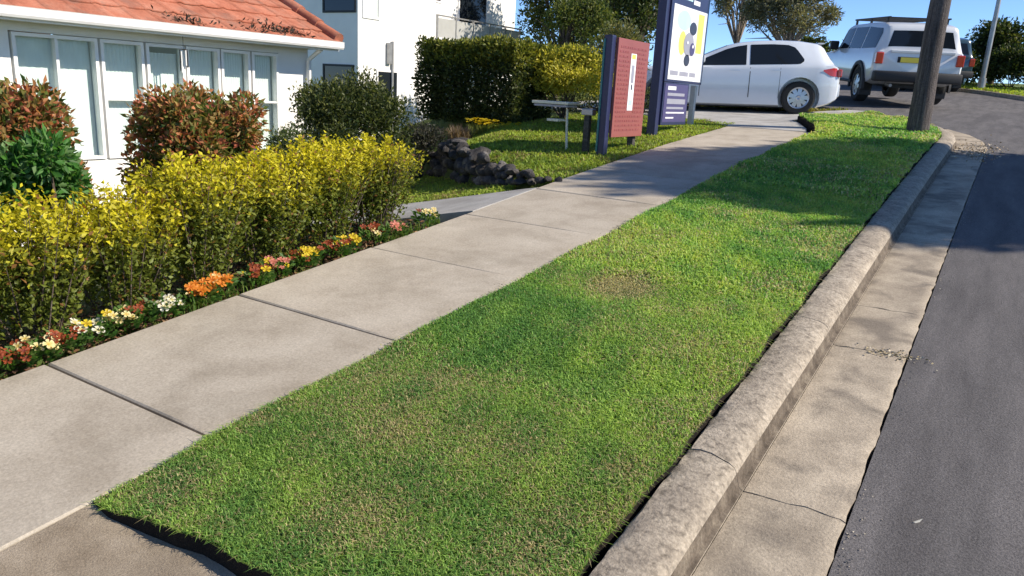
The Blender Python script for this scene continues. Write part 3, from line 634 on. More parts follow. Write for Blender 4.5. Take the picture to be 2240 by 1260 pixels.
# ------------------------------------------------------------------ golden hedge along the path
def hedge_shrub(k, x, y, h, rx, ry, label, gold=.5, nsh=330):
    zb = P(y) - .02; t = thing('golden_hedge_shrub', label, 'shrub', (x, y, zb), 'golden shrubs forming the hedge along the path')
    r = np.random.default_rng(100 + k); Pp = []; D = []; Cc = []; mb = MB()
    for s in range(nsh):
        a = r.uniform(0, 6.283); q = math.sqrt(r.random()); bx, by = x + .55 * rx * q * math.cos(a), y + .55 * ry * q * math.sin(a)
        hh = h * (1.06 - .42 * r.random() ** 1.7) * (1 - .19 * q * q); tx, ty = x + rx * q * 1.05 * math.cos(a) + r.normal(0, .03), y + ry * q * 1.05 * math.sin(a) + r.normal(0, .03)
        top = np.array([tx, ty, zb + hh]); bot = np.array([bx, by, zb + (.02 if s % 3 == 0 else r.uniform(.05, .25))])
        if s % 5 == 0: mb.tube([tuple(bot), tuple(bot * .45 + top * .55), tuple(top)], [.0045, .0035, .0015], 4, False)
        m = int(34 * hh / .65); u = r.uniform(.0, 1.0, m) ** .85; pts = bot + (top - bot) * u[:, None] + r.normal(0, .012, (m, 3))
        ang = r.uniform(0, 6.283, m); dd = np.stack([np.cos(ang), np.sin(ang), r.uniform(.2, 1.1, m)], 1); dd /= np.linalg.norm(dd, axis=1, keepdims=True)
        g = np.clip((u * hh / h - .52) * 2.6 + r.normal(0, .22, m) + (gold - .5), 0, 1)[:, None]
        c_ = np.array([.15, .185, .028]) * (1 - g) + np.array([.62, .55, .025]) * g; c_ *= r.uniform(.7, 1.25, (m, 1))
        old = r.random(m) < .05; c_[old] = np.array([.26, .13, .04])
        Pp.append(pts); D.append(dd); Cc.append(c_)
    mb.build('stem', MT['bark'], t)
    p = np.concatenate(Pp); d = np.concatenate(D); c_ = np.concatenate(Cc)
    V_, F_, C_ = leafset(p, d, (.034) * rng.uniform(.6, 1.3, len(p)), .018 * rng.uniform(.7, 1.3, len(p)), c_)
    part('foliage', V_, F_, MT['leaf'], t, colors=C_)
HS = [(-4.08, 1.30, .65, .35, .38, 'golden hedge shrub cut by the left edge, nearest the viewer'),
      (-4.10, 1.82, .71, .35, .36, 'golden hedge shrub below the left red tipped bush'),
      (-4.08, 2.32, .66, .35, .36, 'golden hedge shrub below the gap between the red tipped bushes'),
      (-4.08, 2.80, .76, .36, .36, 'golden hedge shrub in front of the right red tipped bush'),
      (-4.08, 3.30, .70, .36, .36, 'golden hedge shrub above the orange pansies'),
      (-4.10, 3.82, .73, .35, .37, 'golden hedge shrub next to last before the lane'),
      (-4.08, 4.36, .68, .35, .36, 'golden hedge shrub at the lane end of the hedge')]
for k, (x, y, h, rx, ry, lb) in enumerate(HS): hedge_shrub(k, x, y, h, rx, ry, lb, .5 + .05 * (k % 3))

RED = [(.44, .13, .07), (.52, .22, .10), (.40, .19, .075)]; PGREEN = [(.07, .12, .025), (.12, .16, .03), (.19, .19, .045)]
for k, (x, y, hh, Rr, lb, sd) in enumerate([(-5.5, 3.84, 1.46, (.52, .54, .68), 'red tipped clipped bush standing alone before the white windows', 21), (-5.55, 2.24, 1.47, (.52, .68, .70), 'red tipped clipped bush cut by the left edge', 22)]):
    zb = H(x, y); bush('photinia_bush', lb, 'bush', (x, y, zb), (x, y, hh - Rr[2] + .02), Rr, 20000, .055, .028, PGREEN + [(.22, .15, .04)], K=60, seed=sd, lr=(.22, .31), group='red tipped bushes by the house', tipcols=RED + [(.34, .24, .08)], tipz=.75, nst=10, boxy=.9)
zb = H(-4.95, 2.25)
bush('broadleaf_shrub', 'bright green broad leaved shrub in front of the left red tipped bush', 'shrub', (-4.95, 2.28, zb), (-4.95, 2.30, .82), (.28, .34, .33), 2600, .07, .03, [(.05, .16, .025), (.09, .24, .045), (.16, .28, .10)], K=14, seed=31, nst=6)
zb = H(-7.0, 7.12)
bush('round_bush', 'dark green rounded bush beside the house corner', 'bush', (-7.0, 7.12, zb), (-7.0, 7.12, .88), (.95, 1.05, .90), 24000, .052, .024, [(.028, .048, .014), (.055, .075, .02), (.10, .12, .035)], K=60, seed=41, lr=(.2, .3), tipcols=[(.16, .17, .05), (.12, .14, .04)], tipz=.2, nst=12, r0=.03)
zb = H(-7.5, 9.0)
bush('dark_shrub', 'dark purple green shrub at the left end of the rocks', 'shrub', (-7.5, 9.0, zb), (-7.5, 9.0, zb + .42), (.55, .45, .45), 3000, .06, .022, [(.03, .035, .03), (.05, .055, .035), (.09, .085, .07)], K=18, seed=47)
zb = H(-6.5, 5.55)
bush('small_shrub', 'small grey green shrub between hedge and round bush', 'shrub', (-6.5, 5.62, zb), (-6.5, 5.62, .66), (.32, .30, .42), 1800, .05, .018, [(.07, .10, .035), (.13, .16, .06)], K=14, seed=43)

# ------------------------------------------------------------------ pansies and mulch at the hedge foot
def petal_bloom(c1, c2):
    v = []; f = []; cc = []
    for k in range(5):
        a = k * 2 * math.pi / 5 + .3; s = [1, .95, 1.1, .95, 1][k]
        for (r_, da, z) in ((0, 0, 0), (.014 * s, -.55, .004), (.027 * s, -.38, .006), (.029 * s, .0, .003), (.027 * s, .38, .006), (.014 * s, .55, .004)):
            v.append((r_ * math.cos(a + da), r_ * math.sin(a + da), z)); cc.append(c2 if r_ < .01 else c1)
        b = k * 6; f += [(b, b + 1, b + 2), (b, b + 2, b + 3), (b, b + 3, b + 4), (b, b + 4, b + 5)]
    me = npmesh('bloom', np.array(v), f, colors=np.array(cc)); me.materials.append(MT['petal']); return me
BL = {'orange': petal_bloom((.66, .25, .03), (.5, .1, .0)), 'yellow': petal_bloom((.74, .58, .03), (.35, .2, .0)), 'cream': petal_bloom((.76, .68, .38), (.6, .4, .05)),
      'rust': petal_bloom((.34, .075, .02), (.1, .01, .01)), 'pink': petal_bloom((.62, .24, .18), (.4, .1, .05)), 'white': petal_bloom((.76, .74, .66), (.6, .5, .1))}
PANS = [(1.42, 'cream', 7, 'cream pansy clump at the left edge of the bed'), (1.56, 'rust', 8, 'rust red pansy clump nearest the first path joint'), (1.66, 'cream', 6, 'cream pansy clump just above the first path joint'),
        (1.80, 'rust', 7, 'rust red pansy clump second from the left edge'), (1.94, 'white', 5, 'small white pansy clump among green leaves'), (2.10, 'cream', 6, 'cream pansy clump below the dark gap in the hedge'),
        (2.20, 'rust', 4, 'thin rust red pansy clump under the hedge gap'), (2.34, 'white', 5, 'white pansy clump left of the orange pansies'), (2.56, 'orange', 14, 'bright orange pansy clump beside the second path joint'), (2.70, 'orange', 10, 'smaller orange pansy clump just past the second joint'),
        (2.95, 'rust', 9, 'rust pansy clump right of the orange pansies'), (3.12, 'pink', 9, 'pink pansy clump in the middle of the bed'), (3.30, 'rust', 7, 'rust pansy clump right of the pink pansies'), (3.38, 'yellow', 9, 'yellow pansy clump right of the rust ones'),
        (3.62, 'rust', 7, 'rust pansy clump between the two yellow clumps'), (3.72, 'yellow', 10, 'pale topped yellow pansy clump towards the lane'), (4.02, 'rust', 10, 'rust pansy clump second from the lane'), (4.20, 'pink', 6, 'dusky pink pansy clump third from the lane'), (4.62, 'cream', 8, 'cream pansy clump at the lane corner')]
for (y, c_, nb, lb) in PANS:
    x = -3.73 + random.uniform(-.035, .02); z = P(y) - .01; t = thing('pansy_clump', lb, 'flowers', (x, y, z), 'pansies along the foot of the hedge')
    n = 120; a = rng.uniform(0, 6.283, n); r_ = np.sqrt(rng.random(n)) * .095; pp = np.stack([x + r_ * np.cos(a), y + r_ * np.sin(a), z + rng.uniform(.0, .075, n)], 1)
    d = np.stack([np.cos(a), np.sin(a), rng.uniform(.2, 1.3, n)], 1); d /= np.linalg.norm(d, axis=1, keepdims=True)
    V_, F_, C_ = leafset(pp, d, .042, .022, pal([(.05, .13, .02), (.09, .19, .03), (.13, .2, .05)], n)); part('leaves', V_, F_, MT['leaf'], t, colors=C_)
    for k in range(int(nb * (2.0 if c_ in ('orange', 'yellow') else 1.5))):
        a = random.uniform(0, 6.283); r_ = math.sqrt(random.random()) * .085
        o = link('bloom', BL[c_] if random.random() < .85 else BL[random.choice(['rust', 'cream', 'yellow'])], None, t); s = random.uniform(.75, 1.12)
        dirv = Vector((random.gauss(.45, .3), random.gauss(-.25, .35), .75)).normalized()
        o.matrix_local = Matrix.Translation((r_ * math.cos(a) + .01, r_ * math.sin(a), random.uniform(.06, .105))) @ dirv.to_track_quat('Z', 'Y').to_matrix().to_4x4() @ Matrix.Scale(s, 4)
n = 5200; y = rng.uniform(.6, 4.72, n); x = -3.64 - rng.random(n) * .75; pp = np.stack([x, y, Hv(x, y) - .035 + rng.uniform(0, .02, n)], 1); d = rdir(n); d[:, 2] *= .3
V_, F_, C_ = leafset(pp, d, .045, .016, pal([(.10, .045, .022), (.18, .09, .045), (.06, .03, .018), (.24, .15, .08)], n), .1)
mu = part('bark_mulch', V_, F_, MT['mulch'], colors=C_); tag(mu, 'brown bark mulch under the golden hedge', 'mulch', kind='stuff')
n = 900; y = rng.uniform(.6, 4.75, n); x = -3.655 - rng.random(n) ** 2 * .09; k = vnoise(x, y, 77, 6) > -.1; x, y = x[k], y[k]
V_, F_, C_ = blades(x, y, Pv(y) - .03, .075 * rng.uniform(.6, 1.3, len(x)), np.full(len(x), .007), pal([(.08, .16, .025), (.13, .2, .035)], len(x)))
tag(part('edge_weeds', V_, F_, MT['grass'], colors=C_), 'thin green weeds along the left edge of the path', 'weeds', kind='stuff')

# ------------------------------------------------------------------ rock edging between lane and lawn
rw = thing('rock_edging', 'grey rock edging holding up the lawn beside the lane', 'rock wall', (-5, 7.2, .4))
def rock(c, s, seed, mat='rock'):
    bm = bmesh.new(); bmesh.ops.create_icosphere(bm, subdivisions=2, radius=1); r = random.Random(seed); dirs = [Vector((r.gauss(0, 1), r.gauss(0, 1), r.gauss(0, 1))).normalized() for _ in range(9)]
    for v_ in bm.verts:
        k = 1.0
        for d in dirs: k = min(k, (.62 + .2 * (dirs.index(d) % 3)) / max(v_.co.normalized().dot(d), .05) if v_.co.normalized().dot(d) > .55 else 9)
        v_.co *= min(k, 1.05) * r.uniform(.96, 1.04); v_.co = Vector((v_.co.x * s[0], v_.co.y * s[1], v_.co.z * s[2]))
    bm.verts.index_update(); rz = Matrix.Rotation(r.uniform(0, 6.28), 3, 'Z'); V_ = [rz @ v_.co + Vector(c) for v_ in bm.verts]; F_ = [[v_.index for v_ in f_.verts] for f_ in bm.faces]; bm.free()
    o = part('rock', V_, F_, MT[mat], rw); autosmooth(o, 30)
s = 0; pts = [Vector((p[0], p[1], 0)) for p in ROCKLINE[:8]]; k = 0
for a, b in zip(pts[:-1], pts[1:]):
    L_ = (b - a).length; u = 0
    while u < L_:
        q = a.lerp(b, u / L_); t_ = min(1, (-3.66 - q.x) / 2.4); sz = (.05 + .075 * t_) * random.uniform(.8, 1.25)
        if q.x < -7.4: break
        zt = H(q.x, q.y + .08); zl = P(q.y) - float(drop(q.x))
        z = zl + sz * .3
        while z < zt + sz * .25:
            rock((q.x + random.gauss(0, .03) + .02, q.y - .06 - .10 * (zt - z) + random.gauss(0, .03), z), (sz * random.uniform(.6, 1.6), sz * random.uniform(.7, 1.25), sz * random.uniform(.5, .95)), 500 + k); k += 1
            z += sz * 1.25
        u += sz * 1.7
# low timber sleepers at the bottom of the lane, dry ornamental grass, yellow daisy patch
for i, (x, y, L_) in enumerate([(-7.6, 8.3, 1.5), (-7.9, 8.9, 1.6)]):
    z = H(x, y); t = thing('timber_sleeper', ['lower weathered timber sleeper left of the rocks', 'upper weathered timber sleeper left of the rocks'][i], 'sleeper', (x, y, z), 'sleepers left of the rocks')
    MB().box(x - L_ / 2, x + L_ / 2 - .3, y - .1, y + .1, z - .1, z + .12, .012).build('beam', MT['timber'], t)
    for q in (-.5, .2): MB().box(x + q - .03, x + q + .03, y - .15, y - .102, z - .2, z + .10, .005).build('stake', MT['timber'], t)
def tuft(name, label, cat, x, y, n, L_, cols, spread=.12):
    z = H(x, y); t = thing(name, label, cat, (x, y, z)); a = rng.uniform(0, 6.283, n); r_ = np.sqrt(rng.random(n)) * spread
    V_, F_, C_ = blades(x + r_ * np.cos(a), y + r_ * np.sin(a), np.full(n, z - .05), L_ * rng.uniform(.6, 1.2, n), np.full(n, .012), pal(cols, n), .45); part('leaves', V_, F_, MT['grass'], t, colors=C_); return t
tuft('dry_grass_clump', 'dry brown grass clump on top of the rocks', 'grass clump', -6.75, 9.05, 500, .34, [(.24, .17, .12), (.16, .11, .08), (.3, .23, .17)], .16)
t = tuft('daisy_patch', 'yellow flowering patch at the foot of the clipped hedge', 'flowers', -6.75, 9.72, 300, .16, [(.14, .18, .03), (.2, .22, .04)], .3)
for k in range(60):
    o = link('bloom', BL['yellow'], None, t); o.matrix_local = Matrix.Translation((random.gauss(0, .22), random.gauss(0, .1), random.uniform(.08, .17))) @ Matrix.Rotation(random.uniform(-.6, .6), 4, 'X') @ Matrix.Scale(1.3, 4)

# ------------------------------------------------------------------ garden behind the lawn
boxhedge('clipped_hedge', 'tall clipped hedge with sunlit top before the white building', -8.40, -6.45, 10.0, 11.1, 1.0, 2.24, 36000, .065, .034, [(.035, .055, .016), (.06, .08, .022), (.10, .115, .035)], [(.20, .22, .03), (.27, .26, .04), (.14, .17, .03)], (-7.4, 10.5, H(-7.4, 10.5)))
bush('golden_shrub', 'golden yellow rounded shrub right of the clipped hedge', 'shrub', (-6.15, 11.0, H(-6, 11)), (-6.2, 11.0, 1.83), (1.0, .7, .55), 13000, .065, .03, [(.36, .35, .04), (.50, .47, .06), (.58, .52, .08)], K=36, seed=51, lr=(.25, .38), nst=9)
bush('olive_shrub', 'tall grey green shrub behind the golden shrub', 'shrub', (-5.9, 12.3, H(-5.9, 12.3)), (-5.9, 12.3, 2.05), (.62, .6, .85), 6000, .07, .02, [(.11, .13, .05), (.17, .18, .08), (.22, .2, .06)], K=30, seed=52, lr=(.25, .36), nst=9)
boxhedge('low_dark_hedge', 'low dark hedge under the golden shrub', -7.4, -4.95, 12.6, 13.3, 1.1, 1.62, 5000, .06, .028, [(.02, .034, .012), (.035, .05, .015)], [(.05, .075, .02), (.08, .10, .02)], (-6.2, 12.9, H(-6.2, 12.9)))
DK = [(.022, .04, .012), (.04, .065, .018), (.07, .095, .022), (.11, .13, .03)]
tree('dense_tree', 'dense dark tree rising beside the balcony', (-14.6, 25.5, .9), 7, (-14.6, 25.5, 4.9), (2.1, 2.0, 2.7), 9000, .17, .075, DK, 40, 61, group='trees behind the golden shrub')
tree('dense_tree', 'dense olive tree directly behind the red sign', (-11.6, 24.0, 1.2), 7, (-11.6, 24, 4.7), (2.2, 2.0, 2.7), 9000, .17, .075, DK + [(.16, .17, .04)], 40, 62, group='trees behind the golden shrub')
tree('dense_tree', 'dense dark tree between the red sign and navy sign', (-9.7, 21.0, 1.5), 6, (-9.7, 21.0, 3.9), (1.5, 1.5, 2.2), 7000, .14, .06, DK, 34, 63, group='trees behind the golden shrub')
tree('dense_tree', 'low yellow green tree left of the red sign', (-9.6, 17.5, 1.1), 4, (-9.6, 17.5, 2.95), (1.3, 1.2, 1.15), 6000, .10, .045, [(.10, .13, .03), (.17, .19, .04), (.05, .08, .02)], 30, 64, group='trees behind the golden shrub')
GUM = [(.16, .17, .10), (.24, .23, .13), (.11, .12, .07), (.30, .27, .16)]
tree('gum_tree', 'grey green gum tree above the white hatchback', (-8.3, 34, 2.4), 9, (-8.6, 34, 5.15), (2.6, 2.0, 1.8), 12000, .20, .05, GUM, 85, 71, lr=(.12, .21), bark='greybark', r0=.14, group='gum trees on the skyline', limbs=18)
tree('gum_tree', 'open branched gum tree right of the navy sign', (-10.9, 35, 2.3), 9, (-11.0, 35, 6.0), (1.5, 1.8, 1.9), 4000, .20, .05, GUM, 26, 72, lr=(.18, .28), bark='greybark', r0=.10, group='gum trees on the skyline', limbs=20)
for k, (x, y, z, R_, lb) in enumerate([(-6.9, 44, 4.0, (2.0, 1.6, 1.45), 'dark round tree left of the silver wagon roof'), (-10.4, 46, 3.9, (2.4, 1.6, 1.5), 'dark low tree behind the hatchback roof'), (-3.8, 48, 4.0, (2.2, 1.6, 1.5), 'dark low tree hidden behind the leaning timber pole')]):
    tree('skyline_tree', lb, (x, y, 2.5), 5, (x, y, z), R_, 6000, .2, .09, DK, 30, 81 + k, group='dark trees on the skyline')
tree('roadside_tree', 'dark spreading tree behind the thin pole', (-1.0, 34.5, 2.3), 5, (-1.0, 34.5, 3.55), (1.35, 1.3, 1.65), 9000, .15, .07, DK, 40, 91, group='dark trees across the road')
tree('roadside_tree', 'dark tree cut by the right edge with sunlit top', (1.6, 33, 2.3), 6, (1.6, 33, 3.7), (2.2, 1.8, 2.05), 13000, .15, .07, DK + [(.13, .13, .05)], 44, 92, group='dark trees across the road')
tree('street_tree', 'leafy street tree across the road shading the verge', (8.9, 12.3, 1.0), 9, (8.8, 12.1, 7.15), (3.0, 2.85, 2.6), 34000, .30, .16, DK, 52, 95, lr=(.26, .38), r0=.22, group='street trees')
for k, (x, y, R_, lb) in enumerate([(-2.2, 33.2, (1.0, .8, .75), 'low dark shrub left of the thin pole'), (-.3, 31.6, (1.1, .8, .8), 'low dark shrub right of the thin pole'), (1.4, 30.6, (1.2, .8, .8), 'low dark shrub cut by the right edge')]):
    bush('roadside_shrub', lb, 'shrub', (x, y, P(y) - .05), (x, y, P(y) + .62), R_, 5000, .13, .06, DK, K=26, seed=300 + k, group='dark shrubs across the road')
# tiled roof of a far house on the skyline
fh = thing('distant_house', 'distant house with red roof on the skyline', 'house', (-13.5, 56, 3.0))
MB().box(-17, -10.5, 55, 60, 2.6, 4.6).build('wall', MT['white_wall'], fh)
MB().add([(-17.4, 54.6, 4.55), (-10.1, 54.6, 4.55), (-10.1, 60.4, 4.55), (-17.4, 60.4, 4.55), (-15.2, 57.5, 5.5), (-12.3, 57.5, 5.5)], [(0, 1, 5, 4), (1, 2, 5), (2, 3, 4, 5), (3, 0, 4)]).build('roof', MT['tile'], fh)
w_ = MB().box(-11.9, -10.9, 54.96, 55.02, 3.3, 4.2).build('window', MT['darkglass'], fh)

# ------------------------------------------------------------------ signs on the lawn edge
def sign_box(parent, name, x, y0, y1, z0, z1, d, mat): return MB().box(x, x + d, y0, y1, z0, z1).build(name, MT[mat], parent)
rs = thing('red_sign', 'brick red list sign on dark posts beside the path', 'sign', (-3.95, 8.5, .9))
XS = -3.97; zg = .90
MB().box(XS - .05, XS + .05, 8.03, 8.13, zg - .2, 2.20, .006).build('post', MT['navy'], rs)
MB().box(XS - .052, XS - .03, 8.018, 8.029, zg, 2.16).build('post_edge', MT['tealedge'], rs)
MB().box(XS - .045, XS + .035, 8.86, 8.94, zg - .2, 1.9, .006).build('post', MT['timber'], rs)
pn = MB().box(XS + .052, XS + .085, 8.13, 9.0, 1.07, 2.18, .004).build('panel', MT['maroon'], rs)
z = 2.10
rows = random.Random(4)
while z > 1.12:
    yy = 8.18
    for seg in ((8.18, 8.47), (8.66, 8.95)):
        if 1.35 < z < 2.05: a_, b_ = seg
        else: a_, b_ = (8.20, 8.93) if seg[0] < 8.3 else (0, 0)
        if b_ > a_:
            y_ = a_
            while y_ < b_ - .03:
                w_ = rows.uniform(.03, .10); e_ = min(y_ + w_, b_); sign_box(pn, 'lettering', XS + .0855, y_, e_, z - .022, z, .002, 'signline'); y_ = e_ + .016
    z -= .052
wp = sign_box(pn, 'white_strip', XS + .0855, 8.49, 8.64, 1.38, 2.03, .003, 'signwhite')
for (z0_, z1_, w_, m_) in ((1.97, 2.02, .10, 'yellow'), (1.70, 1.90, .07, 'pgrey'), (1.62, 1.68, .03, 'charcoal'), (1.44, 1.50, .09, 'aqua')): sign_box(pn, 'print_mark', XS + .0887, 8.565 - w_ / 2, 8.565 + w_ / 2, z0_, z1_, .002, m_)

ns = thing('navy_sign', 'tall navy framed poster sign between red sign and white hatchback', 'sign', (-4.15, 10.7, 1.1))
XN = -4.16; zg = P(10.4)
MB().box(XN - .06, XN + .06, 9.93, 10.05, zg - .2, 2.98, .006).build('post', MT['navy'], ns)
MB().box(XN - .04, XN + .04, 11.42, 11.50, zg - .2, 1.75, .006).build('post', MT['galv'], ns)
fb = MB().box(XN + .045, XN + .085, 10.05, 11.52, 1.765, 2.98, .005).build('panel', MT['navy'], ns)
MB().box(XN + .045, XN + .084, 10.06, 11.02, 1.18, 1.76, .005).build('panel', MT['navy'], ns)
po = sign_box(fb, 'poster', XN + .0855, 10.14, 11.47, 1.80, 2.78, .003, 'signwhite')
XP = XN + .0885
sign_box(fb, 'header_print', XP - .003, 10.5, 10.8, 2.87, 2.93, .003, 'aqua'); sign_box(fb, 'header_print', XP - .003, 10.85, 11.1, 2.84, 2.90, .003, 'signwhite')
def blob(parent, name, cy_, cz_, ry, rz, mat, x=XP, n=20, d=.002):
    m = MB(); v = [(x + q, cy_ + ry * math.cos(2 * math.pi * k / n), cz_ + rz * math.sin(2 * math.pi * k / n)) for q in (0, d) for k in range(n)]
    m.add(v, [tuple(range(n, 2 * n))] + [(k, (k + 1) % n, n + (k + 1) % n, n + k) for k in range(n)]); return m.build(name, MT[mat], parent)
blob(fb, 'print_shape', 10.55, 2.60, .26, .13, 'aqua'); sign_box(fb, 'print_shape', XP, 11.10, 11.34, 2.20, 2.74, .002, 'yellow'); blob(fb, 'print_shape', 10.55, 2.30, .14, .16, 'yellow')
blob(fb, 'print_shape', 10.92, 2.52, .14, .09, 'charcoal', XP + .003); blob(fb, 'print_shape', 10.80, 2.30, .20, .16, 'pgrey', XP + .003); blob(fb, 'print_shape', 10.95, 2.24, .10, .09, 'purple', XP + .006)
blob(fb, 'print_shape', 10.78, 2.08, .11, .08, 'charcoal', XP + .003); blob(fb, 'print_shape', 10.74, 2.32, .03, .02, 'signwhite', XP + .009); blob(fb, 'print_shape', 10.96, 2.28, .03, .025, 'signwhite', XP + .009)
for k, (a_, b_) in enumerate(((10.2, 10.5), (10.56, 10.9), (10.95, 11.2))): sign_box(fb, 'lettering', XP, a_, b_, 1.86, 1.92, .002, 'pgrey')
sign_box(fb, 'lower_panel', XN + .0855, 10.10, 10.98, 1.22, 1.74, .002, 'purple')
for (a_, b_, z0_, z1_, m_) in ((10.2, 10.5, 1.66, 1.71, 'signwhite'), (10.2, 10.85, 1.58, 1.62, 'pgrey'), (10.2, 10.9, 1.47, 1.54, 'pgrey'), (10.2, 10.85, 1.40, 1.43, 'pgrey'), (10.2, 10.9, 1.34, 1.36, 'signwhite'), (10.2, 10.5, 1.27, 1.29, 'signwhite')): sign_box(fb, 'lettering', XN + .0880, a_, b_, z0_, z1_, .002, m_)

# letterbox and garden post on the lawn
lb_ = thing('letterbox', 'flat cream topped letterbox on thin white post on the lawn', 'letterbox', (-4.5, 8.2, P(8.2)))
MB().tube([(-4.5, 8.2, P(8.2) - .1), (-4.53, 8.2, 1.36)], .016, 8).build('post', MT['cream'], lb_, 50)
MB().box(-4.93, -4.47, 8.08, 8.34, 1.375, 1.405, .006).build('box_body', MT['pgrey'], lb_)
MB().box(-4.95, -4.45, 8.06, 8.36, 1.408, 1.44, .006).build('lid', MT['cream'], lb_)
MB().tube([(-4.53, 8.2, 1.22), (-4.62, 8.2, 1.22)], .010, 6).build('bracket', MT['cream'], lb_)
MB().box(-4.76, -4.60, 8.12, 8.28, 1.205, 1.235, .004).build('paper_shelf', MT['cream'], lb_)
gpst = thing('garden_post', 'short dark post with grey meter cap next to the red sign', 'post', (-4.2, 8.12, P(8.1)))
MB().box(-4.235, -4.165, 8.085, 8.155, P(8.1) - .1, 1.30, .006).build('post', MT['timber'], gpst)
MB().box(-4.27, -4.12, 8.07, 8.17, 1.302, 1.38, .01).build('cap', MT['galv'], gpst)

# ------------------------------------------------------------------ poles
pl = thing('power_pole', 'thick weathered timber power pole at the end of the verge', 'pole', (-1.12, 12.6, P(12.6)))
pts = []; rs_ = []
for k in range(40):
    z = k * .25; pts.append((-1.15 + .006 * math.sin(k * .7), 12.6 + .005 * math.cos(k), P(12.6) - .3 + z)); rs_.append(.155 - .0028 * k + random.gauss(0, .0015))
MB().tube(pts, rs_, 20).build('pole_shaft', MT['pole'], pl, 60)
MB().box(-2.2, -.1, 12.55, 12.65, P(12.6) + 8.6, P(12.6) + 8.72).build('crossarm', MT['pole'], pl)
tpz = P(30.2)
tpo = thing('street_light_pole', 'thin grey steel pole across the road by the dark trees', 'pole', (-1.11, 30.2, tpz))
MB().tube([(-1.11, 30.2, tpz - .2), (-1.10, 30.2, tpz + 2.5), (-1.09, 30.2, tpz + 6.5)], [.085, .07, .05], 12).build('shaft', MT['galv'], tpo, 60)
MB().tube([(-1.11, 30.2, tpz - .1), (-1.11, 30.2, tpz + .35)], .12, 12).build('base_sleeve', MT['galv'], tpo, 60)
MB().tube([(-1.09, 30.2, tpz + 6.4), (-.6, 29.9, tpz + 6.9), (.2, 29.4, tpz + 7.0)], [.045, .04, .035], 8).build('arm', MT['galv'], tpo, 60)
MB().box(.1, .6, 29.1, 29.4, tpz + 6.93, tpz + 7.05, .03).build('lamp_head', MT['galv'], tpo)

# ------------------------------------------------------------------ vehicles (local x forward, y left, z up)
class Car:
    def __init__(s, K):
        s.K = K; xs = sorted(K['top'][0])
    def i(s, k, x): a, b = s.K[k]; return float(np.interp(x, a, b))
    def sec(s, x):
        zb, zm, be, top, w, wr = s.i('bot', x), s.i('mid', x), s.i('belt', x), s.i('top', x), s.i('w', x), s.i('wr', x)
        be = min(be, top - .012); g = top - be
        cabin = min(1., max(0., (g - .03) / .25))
        sh = [(0, zb), (w * .82, zb), (w * .95, zb + .035), (w * .985, zb + .12), (w, zm - .08), (w, zm + .05), (w * .992, be - .06), (w * .972, be)]
        wt = wr * cabin + w * .86 * (1 - cabin); e = min(.07, g * .5)
        for t in (.25, .5, .75, 1.0): sh.append((w * .972 + (wt - w * .972) * t, be + (g - e) * t))
        sh += [(wt - .035, top - e * .35), (wt - .10, top - e * .12), (wt * .5, top), (0, top + .006)]
        return sh
    def side_y(s, x, z):
        sh = s.sec(x); zs = [p[1] for p in sh[4:12]]; ys = [p[0] for p in sh[4:12]]; return float(np.interp(z, zs, ys))
    def top_z(s, x, y):
        sh = s.sec(x)[11:]; return float(np.interp(-abs(y), [-p[0] for p in sh], [p[1] for p in sh]))
    def body(s, xs, parent, mat, wheels, wr_, name='body'):
        v = []; f = []; n = None
        for x in xs:
            h = s.sec(x); full = [(p[0], p[1]) for p in h] + [(-p[0], p[1]) for p in h[-2:0:-1]]; n = len(full); v += [(x, a, b) for a, b in full]
        for j in range(len(xs) - 1):
            for i in range(n): f.append((j * n + i, j * n + (i + 1) % n, (j + 1) * n + (i + 1) % n, (j + 1) * n + i))
        f.append(tuple(range(n - 1, -1, -1))); f.append(tuple((len(xs) - 1) * n + i for i in range(n)))
        o = fix_normals(part(name, v, f, mat, parent))
        for (wx, wz) in wheels:      # cut the wheel arches
            for sd in (-1, 1):
                c = MB(); m_ = 28; y0, y1 = (.60, 1.2) if sd > 0 else (-1.2, -.60)
                vv = [(wx + wr_ * math.cos(2 * math.pi * k / m_), yy, wz + wr_ * math.sin(2 * math.pi * k / m_)) for yy in (y0, y1) for k in range(m_)]
                c.add(vv, [tuple(range(m_)), tuple(range(2 * m_ - 1, m_ - 1, -1))] + [(k, m_ + k, m_ + (k + 1) % m_, (k + 1) % m_) for k in range(m_)])
                co = fix_normals(c.build('cutter', MT['rack'])); mo = o.modifiers.new('b', 'BOOLEAN'); mo.operation = 'DIFFERENCE'; mo.object = co; mo.solver = 'EXACT'
                dg = bpy.context.evaluated_depsgraph_get(); me = bpy.data.meshes.new_from_object(o.evaluated_get(dg)); o.modifiers.clear()
                o.data = me; bpy.data.objects.remove(co)
        return autosmooth(o, 28)
    def side_patch(s, name, xs, lo, hi, sd, parent, mat, off=.006, nz=5):
        v = []; f = []; n = nz + 1
        for x in xs:
            a, b = float(np.interp(x, *lo)), float(np.interp(x, *hi))
            for k in range(n): z = a + (b - a) * k / nz; v.append((x, sd * (s.side_y(x, z) + off), z))
        for j in range(len(xs) - 1):
            for k in range(nz): q = (j * n + k, (j + 1) * n + k, (j + 1) * n + k + 1, j * n + k + 1); f.append(q if sd < 0 else q[::-1])
        o = part(name, v, f, mat, parent, smooth=True); return o
    def top_patch(s, name, xs, half, parent, mat, off=.006, ny=10):
        v = []; f = []; n = ny + 1
        for x in xs:
            h = float(np.interp(x, *half))
            for k in range(n): y = -h + 2 * h * k / ny; v.append((x, y, s.top_z(x, y) + off))
        for j in range(len(xs) - 1):
            for k in range(ny): f.append((j * n + k, (j + 1) * n + k, (j + 1) * n + k + 1, j * n + k + 1))
        return fix_normals(part(name, v, f, mat, parent, smooth=True))
